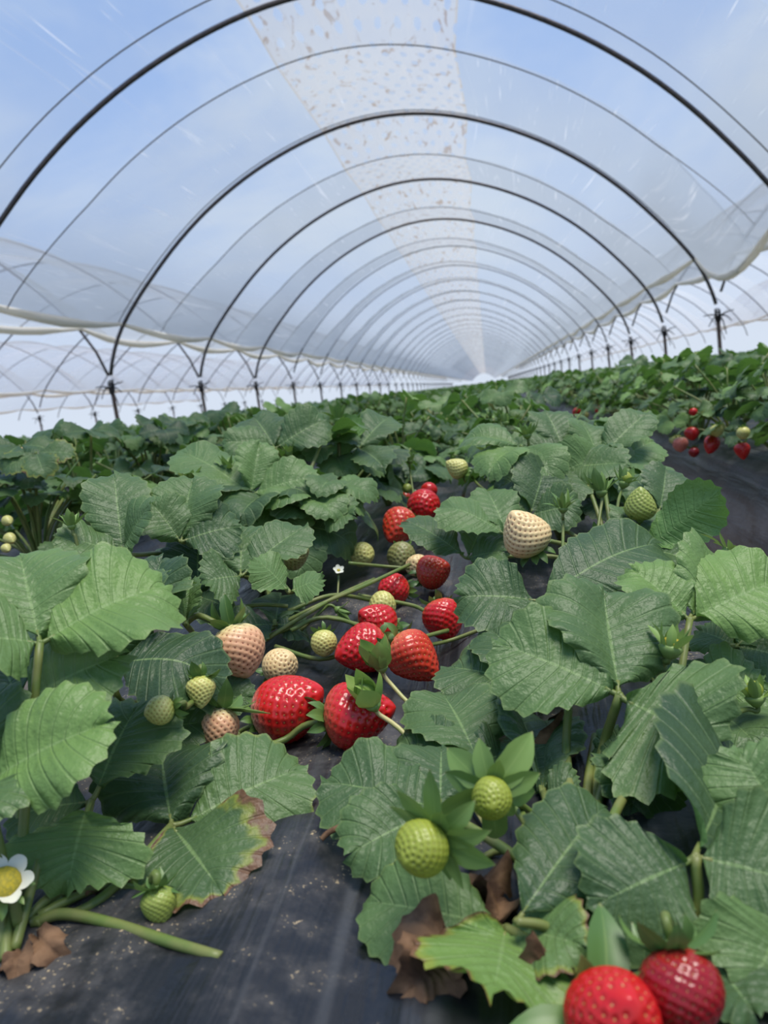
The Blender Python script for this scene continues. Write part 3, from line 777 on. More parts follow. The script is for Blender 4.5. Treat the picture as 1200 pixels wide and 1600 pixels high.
hero_leaf(PL1, (290, 975, .56), [((282, 915, .57), .025, (.8, .1, .6), dict(cup=.4, tint=.35)), ((300, 905, .58), .028, (-.5, .1, .8), dict(tint=.3))])
hero_leaf(PL1, (320, 1090, .56), [((395, 1090, .55), .03, (-.1, .6, .8), dict(tint=.2)), ((375, 1060, .58), .03, (0, .5, .8), dict(tint=.25))])
PL2 = plant_at('strawberry plant left of the middle, open grey-green leaves around the small white flower', -.285, .86)
hero_leaf(PL2, (282, 846, .70), [((303, 745, .74), .066, (-.1, .35, .93), dict(cup=.2, tint=.22)), ((372, 822, .71), .064, (-.2, .5, .85), dict(cup=.16, tint=.20)), ((236, 785, .71), .056, (.35, .35, .87), dict(cup=.25, tint=.22))])
hero_leaf(PL2, (376, 900, .68), [((478, 822, .72), .050, (-.2, .62, .75), dict(cup=.12, tint=.2)), ((320, 908, .66), .052, (.1, .6, .8), dict(cup=.1, tint=.16)), ((378, 825, .73), .055, (.1, .4, .9), dict(cup=.2, tint=.2))])
hero_leaf(PL2, (452, 925, .66), [((398, 873, .66), .045, (.35, .8, .5), dict(cup=-.1, tint=.42)), ((505, 905, .66), .042, (-.3, .8, .5), dict(cup=-.1, tint=.42))])
hero_leaf(PL2, (192, 868, .68), [((178, 738, .73), .058, (.25, .30, .92), dict(cup=.15, tint=.28)), ((238, 785, .66), .05, (-.5, .6, .62), dict(cup=.3, tint=.3)), ((88, 838, .66), .05, (.1, .8, .6), dict(cup=.1, tint=.3))])
hero_leaf(PL2, (310, 932, .70), [((310, 838, .74), .062, (.1, .15, .98), dict(cup=.35, tint=.06)), ((262, 850, .76), .055, (.3, .3, .9), dict(tint=.18)), ((355, 950, .68), .05, (-.1, .7, .7), dict(tint=.12))])
hero_leaf(PL2, (430, 975, .68), [((360, 985, .66), .045, (0, .8, .6), dict(tint=.08)), ((480, 985, .70), .05, (-.1, .75, .65), dict(tint=.08)), ((440, 930, .75), .05, (0, .5, .86), dict(tint=.05))])
PL3 = plant_at('strawberry plant fourth in the left row with tall pale leaves', -.275, 1.08)
hero_leaf(PL3, (392, 772, .92), [((282, 705, .98), .075, (.1, .80, .58), dict(tint=.30, cup=.1)), ((405, 690, .95), .05, (.3, .5, .8), dict(tint=.6, cup=.4)), ((495, 745, .92), .066, (-.15, .55, .82), dict(tint=.42, cup=.15, burn=.05))])
hero_leaf(PL3, (505, 805, .90), [((420, 782, .90), .055, (.1, .8, .6), dict(tint=.2)), ((552, 805, .88), .055, (-.2, .65, .72), dict(tint=.22)), ((480, 740, .98), .06, (.2, .3, .93), dict(tint=.25))])
hero_leaf(PL3, (430, 700, 1.06), [((510, 655, 1.08), .07, (-.2, .3, .93), dict(tint=.12)), ((395, 650, 1.12), .07, (.1, .5, .86), dict(tint=.25)), ((350, 690, 1.05), .06, (.1, .6, .8), dict(tint=.3))])
hero_leaf(PL3, (560, 700, 1.12), [((520, 668, 1.15), .07, (.2, -.1, -.95), dict(tint=.45)), ((610, 650, 1.2), .065, (-.2, .3, .93), dict(tint=.2)), ((600, 730, 1.05), .06, UPC, dict(tint=.2))])

PR0 = plant_at('large strawberry plant in front right with a burnt yellow leaf at its foot', *crown_px(905, 1440)[:2])
hero_leaf(PR0, (968, 1085, .415), [((777, 1005, .44), .066, (-.05, .66, .75), dict(cup=.10, tint=.34, arch=.04)),
    ((942, 915, .475), .080, (.12, .42, .90), dict(cup=.42, tint=.27, arch=-.02)), ((1112, 1168, .378), .094, (-.10, .60, .80), dict(cup=.05, tint=.31, arch=.07, base=(972, 1092, .412)))], via=(935, 1200, .43), stalk_r=.0026)
hero_leaf(PR0, (1088, 1338, .30), [((928, 1415, .29), .054, (.05, .66, .75), dict(cup=-.10, tint=.20, arch=.10, base=(1080, 1345, .30))),
    ((1140, 1150, .412), .080, (-.05, .35, .93), dict(cup=.12, tint=.08)), ((1245, 1380, .285), .060, (0, .62, .78), dict(cup=.05, tint=.12))], via=(1075, 1440, .315))
hero_leaf(PR0, (688, 1265, .38), [((512, 1222, .405), .056, (.05, .80, .60), dict(cup=.08, tint=.30)), ((545, 1335, .355), .046, (.05, .8, .6), dict(tint=.33)), ((690, 1165, .425), .05, (-.1, .75, .6), dict(tint=.25))])
hero_leaf(PR0, (748, 1190, .425), [((612, 1165, .455), .046, (.1, .80, .58), dict(cup=.15, tint=.22)), ((690, 1082, .49), .060, (.05, .66, .75), dict(cup=.12, tint=.20)), ((800, 1180, .47), .04, UPC, dict(tint=.2))])
hero_leaf(PR0, (806, 1440, .29), [((948, 1256, .345), .043, (-.50, .30, .80), dict(cup=.22, tint=.15, burn=.11))], crown=at(880, 1470, .33), stalk_r=.0018)
hero_leaf(PR0, (790, 1450, .304), [((572, 1408, .338), .044, (0, .70, .72), dict(cup=.18, tint=.38, burn=.10)), ((770, 1556, .262), .060, (-.05, .66, .75), dict(cup=-.08, tint=.78, burn=.31, arch=.06)),
    ((912, 1478, .28), .034, (.1, .7, .7), dict(tint=.5, burn=.30))], crown=at(865, 1500, .32), stalk_r=.0020)
hero_leaf(PR0, (1012, 1180, .41), [((985, 1268, .375), .05, (0, .6, .8), dict(tint=.14)), ((930, 1200, .42), .042, UPC, dict(tint=.12))])
hero_leaf(PR0, (1225, 1290, .32), [((1152, 1170, .345), .048, (-.3, .5, .8), dict(tint=.5, cup=.2))], crown=at(1230, 1500, .33))
hero_leaf(PR0, (1225, 1430, .28), [((1172, 1545, .262), .046, (-.1, .6, .8), dict(tint=.36, cup=.1))], crown=at(1240, 1560, .32))
hero_leaf(PR0, (850, 1240, .40), [((795, 1095, .49), .05, (.4, .3, .85), dict(tint=.14, cup=.5)), ((845, 1130, .475), .05, (-.3, .3, .9), dict(tint=.14, cup=.4)), ((905, 1235, .395), .032, UPC, dict(tint=.12))])
hero_leaf(PR0, (930, 1440, .315), [((900, 1330, .355), .040, (.2, .3, .9), dict(tint=.05)), ((1010, 1470, .30), .034, UPC, dict(tint=.08)), ((880, 1400, .33), .034, (.3, .5, .8), dict(tint=.05))])
hero_leaf(PR0, (1100, 1490, .36), [((1010, 1470, .37), .045, (0, .7, .7), dict(tint=.12)), ((1180, 1500, .35), .05, (0, .7, .7), dict(tint=.2)), ((1180, 1585, .33), .05, UPC, dict(tint=.22))])
PR1 = plant_at('strawberry plant second in the right row, broad leaf pair beside the red berries', .10, .56)
hero_leaf(PR1, (842, 938, .57), [((716, 932, .575), .066, (.05, .62, .78), dict(cup=.15, tint=.17, arch=.05)), ((1032, 848, .62), .066, (-.1, .70, .70), dict(cup=.10, tint=.20, arch=.10, burn=.04)),
    ((805, 985, .55), .04, (0, .8, .5), dict(tint=.2))], via=(850, 1020, .57))
hero_leaf(PR1, (1078, 968, .475), [((985, 888, .50), .05, (.2, .55, .8), dict(tint=.62, cup=.3)), ((1120, 862, .53), .056, (.3, .45, .85), dict(tint=.62, cup=.35)), ((1225, 905, .50), .070, (-.15, .60, .78), dict(tint=.60, cup=.15))], via=(1050, 1100, .46))
hero_leaf(PR1, (835, 1075, .49), [((695, 1042, .535), .056, (.05, .80, .60), dict(cup=.08, tint=.15)), ((770, 985, .55), .05, UPC, dict(tint=.16)), ((860, 1000, .56), .05, UPC, dict(tint=.14))])
hero_leaf(PR1, (1100, 1100, .48), [((1190, 1060, .47), .055, (-.1, .7, .7), dict(tint=.42)), ((1180, 1160, .44), .05, (-.1, .7, .7), dict(tint=.3)), ((1060, 1030, .52), .05, UPC, dict(tint=.28))])
hero_leaf(PR1, (1150, 1010, .52), [((1210, 960, .53), .05, UPC, dict(tint=.4)), ((1230, 1030, .5), .05, UPC, dict(tint=.35)), ((1090, 985, .54), .05, UPC, dict(tint=.3))])
PR2 = plant_at('strawberry plant third in the right row, its raised leaf beside the upright green berry', .115, .80)
hero_leaf(PR2, (1008, 858, .68), [((1124, 766, .64), .050, (-.2, -.55, -.75), dict(cup=.15, tint=.40, arch=.04)), ((985, 790, .74), .05, (0, .3, .9), dict(tint=.2)), ((1085, 880, .64), .045, (0, .8, .6), dict(tint=.15))])
hero_leaf(PR2, (730, 872, .80), [((632, 812, .83), .052, (.1, .82, .56), dict(tint=.20, cup=.05)), ((765, 800, .86), .05, (0, .5, .86), dict(tint=.22)), ((790, 862, .78), .048, (-.2, .7, .7), dict(tint=.14))])
hero_leaf(PR2, (792, 835, .78), [((688, 785, .80), .056, (.05, .80, .60), dict(tint=.36, cup=-.15, droop=.2)), ((760, 765, .84), .05, (0, .5, .86), dict(tint=.28))])
hero_leaf(PR2, (828, 805, .84), [((852, 722, .88), .066, (.1, .12, .98), dict(tint=.12, cup=.1)), ((905, 790, .82), .055, (-.1, .5, .86), dict(tint=.12)), ((785, 770, .86), .05, (.2, .5, .85), dict(tint=.18))])
hero_leaf(PR2, (935, 718, .95), [((1014, 643, .98), .052, (-.3, .55, .8), dict(tint=.28, cup=.2)), ((905, 655, 1.0), .055, (.3, .4, .85), dict(tint=.25)), ((975, 725, .90), .045, (0, .3, -.9), dict(tint=.4))])
hero_leaf(PR2, (1030, 800, .78), [((1040, 730, .82), .05, (.1, .4, .9), dict(tint=.08, burn=.05)), ((985, 740, .84), .05, UPC, dict(tint=.2)), ((1060, 850, .72), .05, (-.1, .7, .7), dict(tint=.1))])
hero_leaf(PR2, (880, 700, 1.0), [((850, 640, 1.05), .06, (.1, .3, .95), dict(tint=.16)), ((820, 700, 1.0), .055, (.1, .7, .7), dict(tint=.12)), ((930, 735, .95), .055, (-.1, .6, .8), dict(tint=.2))])

# ------------------------------------------------------------------ red berries on the film
berry('large glossy red strawberry with a pale shoulder, leftmost of the red ones', (448, 1106), .52, 104, (.80, .45, .15), 'redpale', 'long', 230, .016, rise=.1, lenk=.86, stalk=[(385, 1165, .51), (350, 1185, .50)])
berry('large red strawberry with green calyx on its left, nearest on the bare film', (558, 1117), .50, 104, (.93, .22, .12), 'red', 'heart', 230, .020, 'back', -.15, stalk=[(440, 1158, .49), (375, 1175, .47), (322, 1186, .455)], stalk_r=.0021)
berry('orange-red conical strawberry lying tip down to the right on the black film', (646, 1026), .59, 80, (.68, -.55, .35), 'orange', 'cone', 210, .017, rise=.1)
berry('deep red strawberry behind the closed green calyx, left of the orange-red one', (564, 1014), .61, 80, (-.75, -.15, .55), 'red', 'heart', 200, .018, rise=.0, stalk=[(640, 1000, .63), (700, 985, .66)])
berry('dark red strawberry at the right of the bare film beside a grey-green leaf', (692, 966), .69, 66, (.25, -.75, .45), 'red', 'wide', 200, .016, rise=.2, lenk=1.02)
berry('red strawberry peeping out between two green stalks behind the deep red one', (589, 972), .68, 60, (-.5, .35, .35), 'red', 'cone', 150, .015, stalk=[(510, 965, .68), (455, 985, .66)])
berry('red strawberry under the long green flower stalk, left of the orange-red rounded one', (616, 921), .80, 50, (-.7, .05, .4), 'red', 'round', 150, .014)
berry('bright orange-red rounded strawberry behind a flat grey leaflet in the gap', (678, 893), .86, 56, (.55, .25, .4), 'orange', 'cone', 190, .014, lenk=.85)
berry('pink half-ripe strawberry peeping out below the cream one on the right', (762, 885), .88, 34, (.3, -.2, .6), 'blush', 'round', 110, .0)
berry('red strawberry at the left of the far red cluster, partly under a leaf', (623, 822), 1.05, 56, (-.35, -.5, .5), 'orange', 'cone', 130, .013)
berry('red strawberry at the top right of the far red cluster with a stalk across it', (661, 790), 1.13, 52, (.3, -.3, .6), 'red', 'round', 130, .013)
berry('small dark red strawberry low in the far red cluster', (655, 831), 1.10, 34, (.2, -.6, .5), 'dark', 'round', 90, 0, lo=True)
berry('small red strawberry at the very back of the far red cluster', (670, 766), 1.28, 26, (0, -.4, .6), 'red', 'round', 90, 0, lo=True)
berry('tiny orange-red strawberry at the left back of the far red cluster', (633, 777), 1.25, 18, (0, -.4, .6), 'orange', 'round', 90, 0, lo=True)
berry('red strawberry half hidden under leaves at the edge of the furrow on the right', (1046, 866), .74, 40, (.4, -.6, .4), 'red', 'cone', 110, .0, lo=True)
berry('bright red strawberry cut off by the bottom edge, nearest of all', (962, 1592), .305, 150, (.08, .72, .62), 'red', 'long', 210, .036, 'flat', .45, stint=.2, lenk=.80, nsep=8)
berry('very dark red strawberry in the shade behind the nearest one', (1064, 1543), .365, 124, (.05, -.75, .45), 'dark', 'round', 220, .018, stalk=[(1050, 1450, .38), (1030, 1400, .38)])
# pale and green ones
berry('cream and pink unripe strawberry standing highest in the left cluster, stalk arching over it', (372, 1014), .565, 82, (.35, -.85, .25), 'pink', 'wide', 230, .027, 'flat', -.85, stalk=[(345, 975, .565), (310, 962, .57), (288, 975, .575)], lenk=1.06, stalk_r=.0022)
berry('cream unripe strawberry tucked behind the large glossy red one', (437, 1041), .61, 56, (.45, .5, .35), 'cream', 'round', 180, .012)
berry('small peach-coloured unripe strawberry hanging straight down with spread sepals', (344, 1140), .475, 60, (-.02, -.88, .35), 'pink', 'long', 170, .026, 'flat', -.3, stalk=[(345, 1075, .485), (343, 1050, .50)], lenk=.92)
berry('big cream unripe strawberry leaning up at the right, above the grey-green leaf pair', (820, 834), .69, 76, (-.50, .78, .25), 'cream', 'cone', 230, .018, rise=.1, lenk=.90)
berry('pale yellow-green unripe strawberry left of the deep red one', (506, 1004), .63, 42, (.1, -.6, .5), 'yellow', 'round', 150, .01)
berry('yellow-green unripe strawberry hidden under the drooping dark leaf', (314, 1079), .462, 44, (.1, -.85, .4), 'yellow', 'cone', 150, .012, stalk=[(312, 1050, .48), (330, 1030, .53)])
berry('small yellow-green unripe strawberry lying between the dark leaves on the left', (251, 1109), .41, 46, (-.75, -.15, .4), 'yellow', 'round', 130, .010, stalk=[(290, 1105, .44), (315, 1085, .48)])
berry('dark green unripe strawberry with a yellowish tip beside the folded pale leaf', (460, 868), .76, 44, (.75, .35, .4), 'olive', 'cone', 170, .012)
berry('brownish green unripe strawberry below the far red cluster', (627, 870), .96, 46, (-.1, -.5, .7), 'olive', 'wide', 140, .014, rise=.3)
berry('small light green unripe strawberry left of the brownish green one', (566, 866), .94, 38, (.4, -.2, .6), 'yellow', 'round', 110, .0)
berry('green conical unripe strawberry standing upright in front of the raised leaf underside', (1000, 789), .70, 48, (-.08, .92, .3), 'green', 'cone', 200, .019, 'cup', .35, stalk=[(1005, 850, .69), (1000, 900, .68)], lenk=.98, stint=.35)
berry('green unripe strawberry on a slanting pale stalk above the far red cluster', (714, 731), 1.05, 32, (-.80, .42, .2), 'yellow', 'cone', 140, .012, stalk=[(745, 755, 1.03), (768, 775, 1.0)])
berry('tiny green unripe strawberry in dark sepals above the grey-green leaf pair', (936, 836), .655, 24, (.05, -.35, .85), 'green', 'round', 110, .013, 'flat', .5, lo=True, stint=.2)
berry('small green unripe strawberry hanging over the black film at the left, on a curved stem', (249, 1414), .37, 54, (.22, -.88, .30), 'green', 'cone', 190, .013, 'flat', -.1, stalk=[(225, 1390, .37), (170, 1382, .365), (110, 1405, .355), (60, 1432, .345)], stalk_r=.0019, lenk=.96)
berry('green unripe strawberry with long spread sepals, left of the two nearest green ones', (660, 1324), .296, 84, (-.62, -.22, .70), 'lime', 'round', 210, .025, 'flat', -.2, stint=.45, nsep=12, stalk=[(735, 1345, .35), (790, 1330, .37), (850, 1400, .36)])
berry('yellow-green unripe strawberry in a star of long sepals, right of the two nearest', (768, 1247), .318, 64, (-.15, -.10, .95), 'lime', 'round', 190, .027, 'flat', -.2, stint=.55, nsep=11, stalk=[(830, 1270, .37), (900, 1320, .38)])
berry('pale green unripe strawberry under the crossing stalks', (597, 946), .745, 44, (-.4, -.3, .6), 'yellow', 'wide', 130, .0)
berry('cream unripe strawberry behind the bright orange-red rounded one', (652, 884), .92, 36, (-.2, .4, .5), 'cream', 'round', 110, .0)
berry('whitish unripe strawberry under dark leaves left of the far red cluster', (549, 799), 1.08, 26, (.4, .1, .5), 'cream', 'round', 90, 0, lo=True)
berry('tiny green unripe strawberry left behind the far red cluster', (636, 763), 1.22, 15, (0, -.4, .8), 'green', 'round', 90, .008, lo=True)
# berries hanging over the shoulder of the bed on the right
def hang(label, px, py, dp, pal, shape='cone', xw=.485, ax=(0, -.9, .3)):
    v = F_ + R_*(px-600)/FPX + U_*(800-py)/FPX; d = xw/v[0]
    return berry(label, (px, py), d, dp, ax, pal, shape, 90, .013, rise=.1, lo=True)
hang('red strawberry rightmost of those hanging over the shoulder of the right bed', 1160, 704, 24, 'red')
hang('pale green strawberry just above the rightmost hanging red one', 1161, 676, 20, 'yellow', 'round')
hang('pale green strawberry over the long red pair on the right bed', 1120, 672, 20, 'yellow', 'round')
hang('long red strawberry beside a green leaf on the right bed', 1112, 694, 24, 'red', 'long', ax=(-.4, -.8, .3))
hang('red strawberry second from the left of the hanging row, high under the leaves', 1081, 677, 22, 'red', 'wide')
hang('small dark red strawberry hanging lowest in the row on the right bed', 1084, 706, 16, 'dark', 'round')
hang('half-ripe strawberry, green above and red below, on the right bed', 1063, 694, 24, 'blush', 'wide')
hang('light green strawberry on top of the half-ripe one', 1058, 688, 18, 'yellow', 'round')
hang('tiny light green strawberry left of the half-ripe one', 1051, 687, 11, 'yellow', 'round')
hang('small red strawberry high among the leaves of the right bed', 1083, 643, 13, 'red', 'round')
hang('red strawberry of the distant pair where the black side of the right bed begins', 995, 695, 17, 'red', 'cone')
hang('orange-red strawberry of the distant pair where the black side of the right bed begins', 1000, 684, 13, 'orange', 'cone')
hang('pale green strawberry right of the distant red pair', 1010, 681, 12, 'yellow', 'round')
hang('red strawberry far along the right bed beside a yellowish bud', 901, 644, 14, 'red', 'round', .50)
hang('red strawberry far along the right bed, right of the yellowish bud', 935, 640, 12, 'red', 'round', .52)
hang('yellowish green strawberry between the two far red ones', 913, 649, 14, 'yellow', 'round', .5)
hang('small red strawberry under leaves in the far part of the right bed', 1021, 655, 10, 'red', 'round', .56)
# pale ones in the bed on the left
for (px, py, d, dp, pal, lab) in ((55, 748, 1.22, 24, 'yellow', 'long pale yellow strawberry among the leaves of the left bed'), (33, 706, 1.45, 14, 'cream', 'small cream strawberry high in the left bed'),
        (12, 814, 1.10, 17, 'yellow', 'upper of the yellow-green strawberries at the left edge'), (16, 842, 1.06, 19, 'yellow', 'middle of the yellow-green strawberries at the left edge'), (10, 857, 1.04, 15, 'yellow', 'lowest of the yellow-green strawberries at the left edge')):
    berry(lab, (px, py), d, dp, (.6, -.3, .5), pal, 'cone', 90, .0, lo=True)

# ------------------------------------------------------------------ buds, flowers and bare stems
bud('closed pale green calyx on a long yellow stalk in front of the nearest red berries', (583, 1100, .47), (554, 1046, .46), .027, [(620, 1135, .465), (665, 1178, .45), (712, 1216, .42), (760, 1290, .38)], 'closed', 1.0, 1.0, 10, None, .0015, True, r=.0055)
bud('half-open green calyx on a long yellow stalk before the deep red berry', (596, 1042, .53), (578, 990, .52), .026, [(612, 1070, .525), (640, 1100, .515), (682, 1130, .50), (740, 1190, .47)], 'closed', .85, .8, 10, None, .0014, True, r=.005)
bud('green bud with a yellow heart standing right of the big open leaf', (1048, 1012, .43), (1056, 975, .43), .017, [(1035, 1040, .435), (1010, 1130, .43), (940, 1330, .39)], 'cup', .95, .6, 10, ('yellow', .0055), .0018, r=.007)
bud('yellow-green starry bud above the left row, behind the three open leaves', (294, 752, .93), (293, 725, .93), .022, [(296, 775, .93), (310, 860, .93)], 'flat', .8, .85, 9, ('yellow', .005), r=.006)
bud('tall green starry bud rising highest at the horizon left of the middle', (528, 655, 1.13), (526, 628, 1.13), .026, [(529, 680, 1.13), (530, 740, 1.13), (525, 830, 1.10)], 'cup', .7, .45, 12, None, .0028, r=.007)
bud('pointed green bud in the left row beside the left bed', (112, 822, .66), (106, 795, .66), .017, [(118, 840, .66), (130, 900, .66)], 'cup', .85, .55, 10, None, r=.004)
bud('starry green bud with brown tips above the dark upright leaf, right of the middle', (766, 708, 1.0), (760, 680, 1.0), .020, [(775, 735, 1.0), (802, 765, .97)], 'cup', .8, .5, 10, None, .0012, True, r=.005)
bud('green bud cluster head left of the raised right leaf', (824, 680, .98), (820, 655, .98), .021, [(828, 710, .98), (842, 745, .95)], 'cup', .8, .5, 11, None, .0018, r=.006)
bud('light green bud on a bent stalk behind the starry one', (790, 660, 1.2), (788, 638, 1.2), .020, [(800, 690, 1.2), (810, 720, 1.2)], 'cup', .8, .6, 10, None, r=.006)
bud('dark-tipped green bud left of the upright green berry', (940, 768, .74), (938, 735, .74), .024, [(938, 800, .73), (930, 860, .70)], 'cup', .75, .4, 12, ('green', .005), r=.006)
bud('upright green bud on a thin stalk behind the cream berry on the right', (880, 795, .74), (881, 768, .74), .020, [(880, 820, .74), (879, 880, .70)], 'cup', .8, .45, 11, None, r=.005)
bud('green calyx folded over a small bud above the upright green berry', (975, 755, .76), (985, 725, .76), .020, [(965, 790, .74), (960, 850, .70)], 'cup', .7, .5, 10, ('lime', .006), r=.006)
bud('small green calyx hanging by the crossing stalks', (528, 953, .70), (548, 966, .70), .014, [(505, 952, .70), (470, 985, .69)], 'cup', .9, .4, 9, None, r=.004)
bud('green starry bud above the left dark leaves in the middle distance', (640, 720, 1.25), (640, 700, 1.25), .02, [(642, 745, 1.25), (650, 800, 1.2)], 'cup', .8, .5, 10, None, r=.006)
bud('green starry bud with a yellow heart left of the far red cluster', (548, 765, 1.0), (546, 745, 1.0), .016, [(550, 790, 1.0), (555, 840, 1.0)], 'cup', .7, .45, 10, ('lime', .005), r=.005)
bud('withered flower head with pale dry sepals leaning over the furrow on the right', (1138, 862, .62), (1150, 850, .62), .020, [(1110, 868, .62), (1060, 890, .62), (1020, 920, .60)], 'flat', .25, .9, 9, None, .0016, r=.006)
bud('open white flower with a yellow heart at the left edge', (6, 1385, .335), (8, 1352, .325), .0085, [(20, 1400, .335), (28, 1445, .335)], 'flat', .1, .6, 9, ('yellow', .0075), .0022, name='strawberry_flower', cat='flower', r=.008, petals=6)
bud('small white flower over the black gap in the left row', (529, 892, .80), (530, 880, .79), .005, [(529, 905, .80), (527, 940, .78)], 'flat', .3, .3, 6, ('yellow', .002), .0010, name='strawberry_flower', cat='flower', r=.003, petals=5)
bud('leafy green bud at the right edge beside the light green leaves', (1180, 1090, .44), (1175, 1060, .44), .018, [(1160, 1110, .44), (1090, 1150, .42)], 'cup', .8, .7, 9, ('lime', .005), r=.006)
def stem(label, pts, r, m=M_STALK, name='cut_stem', parts=()):
    P = [at(*p) for p in pts]; root = thing(name, label, 'stem', P[0])
    v, f = tube_vf([p-P[0] for p in P], r, 8, 24)
    o = obj('stalk', mesh('stalk', v, f, m), root)
    tip = (P[-1]-P[-2]); tip /= np.linalg.norm(tip)
    for k in parts:
        v, f = tube_vf([P[-1]-P[0]-tip*.001, P[-1]-P[0]+tip*.004+np.array([0, 0, -.0015])], [r[-1]*.7, .0004], 5)
        obj('torn_end', mesh('torn_end', v, f, M_DEAD), root, None, label='torn dry end')
stem('thick cut green stem lying across the black film at lower left', [(50, 1442, .345), (100, 1428, .345), (180, 1445, .345), (265, 1472, .342), (345, 1496, .338)], [.0026, .0026, .0023], parts=(1,))
stem('short brown broken twig sticking out from under a leaf onto the black film', [(502, 1312, .37), (515, 1300, .372), (545, 1286, .38)], [.0013, .0016], M_DEAD, 'twig')
def stalks(plant, rows, r=.0018):
    b = np.array(plant.location)
    for pts in rows:
        v, f = tube_vf(np.array([at(*p) for p in pts])-b, [r*1.1, r], 7, 16); obj('stalk', mesh('stalk', v, f, M_STALK), plant)
stalks(PL0, [[(22, 1485, .34), (45, 1400, .345), (62, 1340, .36)], [(8, 1500, .335), (14, 1420, .34), (35, 1330, .36)], [(40, 1440, .345), (75, 1405, .355), (110, 1395, .365)], [(0, 1490, .335), (2, 1420, .335), (10, 1370, .335)], [(55, 1445, .35), (95, 1400, .36), (105, 1330, .375)]], .0024)
stalks(PL2, [[(420, 985, .69), (500, 945, .70), (570, 915, .74), (640, 882, .80)], [(415, 1000, .67), (470, 965, .68), (530, 930, .72), (585, 905, .78)], [(450, 955, .70), (520, 930, .72), (590, 940, .76)], [(430, 1010, .66), (500, 1030, .64), (560, 1012, .62), (575, 1005, .61)], [(360, 950, .70), (410, 945, .70), (450, 947, .70)], [(405, 1000, .67), (470, 975, .68), (520, 965, .69), (590, 990, .66), (610, 1000, .63)], [(545, 880, .84), (600, 885, .86), (640, 888, .86)], [(560, 930, .76), (640, 945, .74), (665, 955, .71)]], .0019)
stalks(PR0, [[(935, 1500, .34), (940, 1440, .355), (930, 1380, .37)], [(948, 1500, .34), (965, 1450, .355), (985, 1400, .37)], [(1170, 1540, .33), (1130, 1490, .34), (1095, 1440, .355)], [(1195, 1560, .33), (1165, 1500, .335), (1100, 1420, .355)], [(900, 1300, .40), (885, 1180, .42), (888, 1105, .43)], [(930, 1330, .40), (935, 1250, .43), (960, 1190, .44)], [(915, 1330, .41), (918, 1230, .44), (930, 1150, .46)]], .0024)
stalks(PR1, [[(760, 980, .66), (705, 1000, .66), (660, 1010, .64)], [(1090, 1100, .45), (1130, 1080, .45), (1160, 1070, .45)]], .0017)
# dried leaves around the crowns
def dead(plant, specs):
    for b_, t_, W, n in specs:
        p0 = at(*b_); p1 = at(*t_); x, y, n_ = frame(p1-p0, camdir(*n)); _hs[0] += 1
        V, Fc, UV = leaflet_vf(np.linalg.norm(p1-p0), W, .7, .18, .30, 8, 6, 3, .08, _hs[0], .06, .5); V, Fc, UV = weld(V, Fc, UV, 25, 6)
        o = obj('dried_leaflet', mesh('dried_leaflet', V, Fc, M_DEAD, UV), plant, None, label='crumpled brown dried leaflet'); o.matrix_local = m4(x, y, n_, p0-np.array(plant.location))
dead(PR0, [((705, 1462, .345), (648, 1515, .34), .030, (0, .7, .6)), ((690, 1500, .34), (640, 1545, .335), .028, (.1, .6, .7)), ((775, 1415, .37), (745, 1368, .38), .022, (.2, .4, .8)), ((780, 1440, .37), (765, 1400, .375), .018, (.3, .4, .8)), ((870, 1500, .36), (830, 1525, .35), .022, (0, .6, .8)), ((860, 1130, .52), (845, 1200, .50), .02, (.3, .3, .9))])
dead(PL0, [((60, 1465, .345), (95, 1498, .335), .014, (0, .6, .8)), ((110, 1400, .37), (148, 1378, .375), .015, (0, .6, .8)), ((35, 1490, .335), (22, 1520, .325), .013, (0, .6, .8))])
#</HERO>

# ------------------------------------------------------------------ plants behind the front ones
rg = random.Random(12)
bud_parts = []
def bud_mesh(seed):
    r2 = random.Random(seed); segs = []
    h = r2.uniform(.11, .175); lean = r2.uniform(.02, .09)
    st = tube_vf([(0, 0, 0), (lean*.3, 0, h*.6), (lean, 0, h)], [.0017, .0013], 6, 8); segs.append(st)
    for i in range(9):
        a = 6.283*i/9; up = r2.uniform(.5, 1.2); l = r2.uniform(.015, .024); c = np.array([lean, 0, h])
        d = np.array([math.cos(a)*math.cos(up), math.sin(a)*math.cos(up), math.sin(up)]); sd = np.array([-math.sin(a), math.cos(a), 0])
        v = [c, c+d*l*.45+sd*l*.22, c+d*l, c+d*l*.45-sd*l*.22, c+d*l*.5+np.array([0, 0, -.002])]
        segs.append((np.array(v), [(0, 1, 4), (1, 2, 4), (2, 3, 4), (3, 0, 4)]))
    v, f = tube_vf([(lean, 0, h-.005), (lean, 0, h), (lean, 0, h+.006), (lean, 0, h+.01)], [.002, .005, .006, .001], 8); segs.append((v, f))
    V, F2 = join(segs); return mesh('flower_bud', V, F2, M_SEPAL, np.tile([[.5, .4]], (len(V), 1)))
BUDS = [bud_mesh(i) for i in range(6)]
BERRY_LO = bm('cone', 90, True)
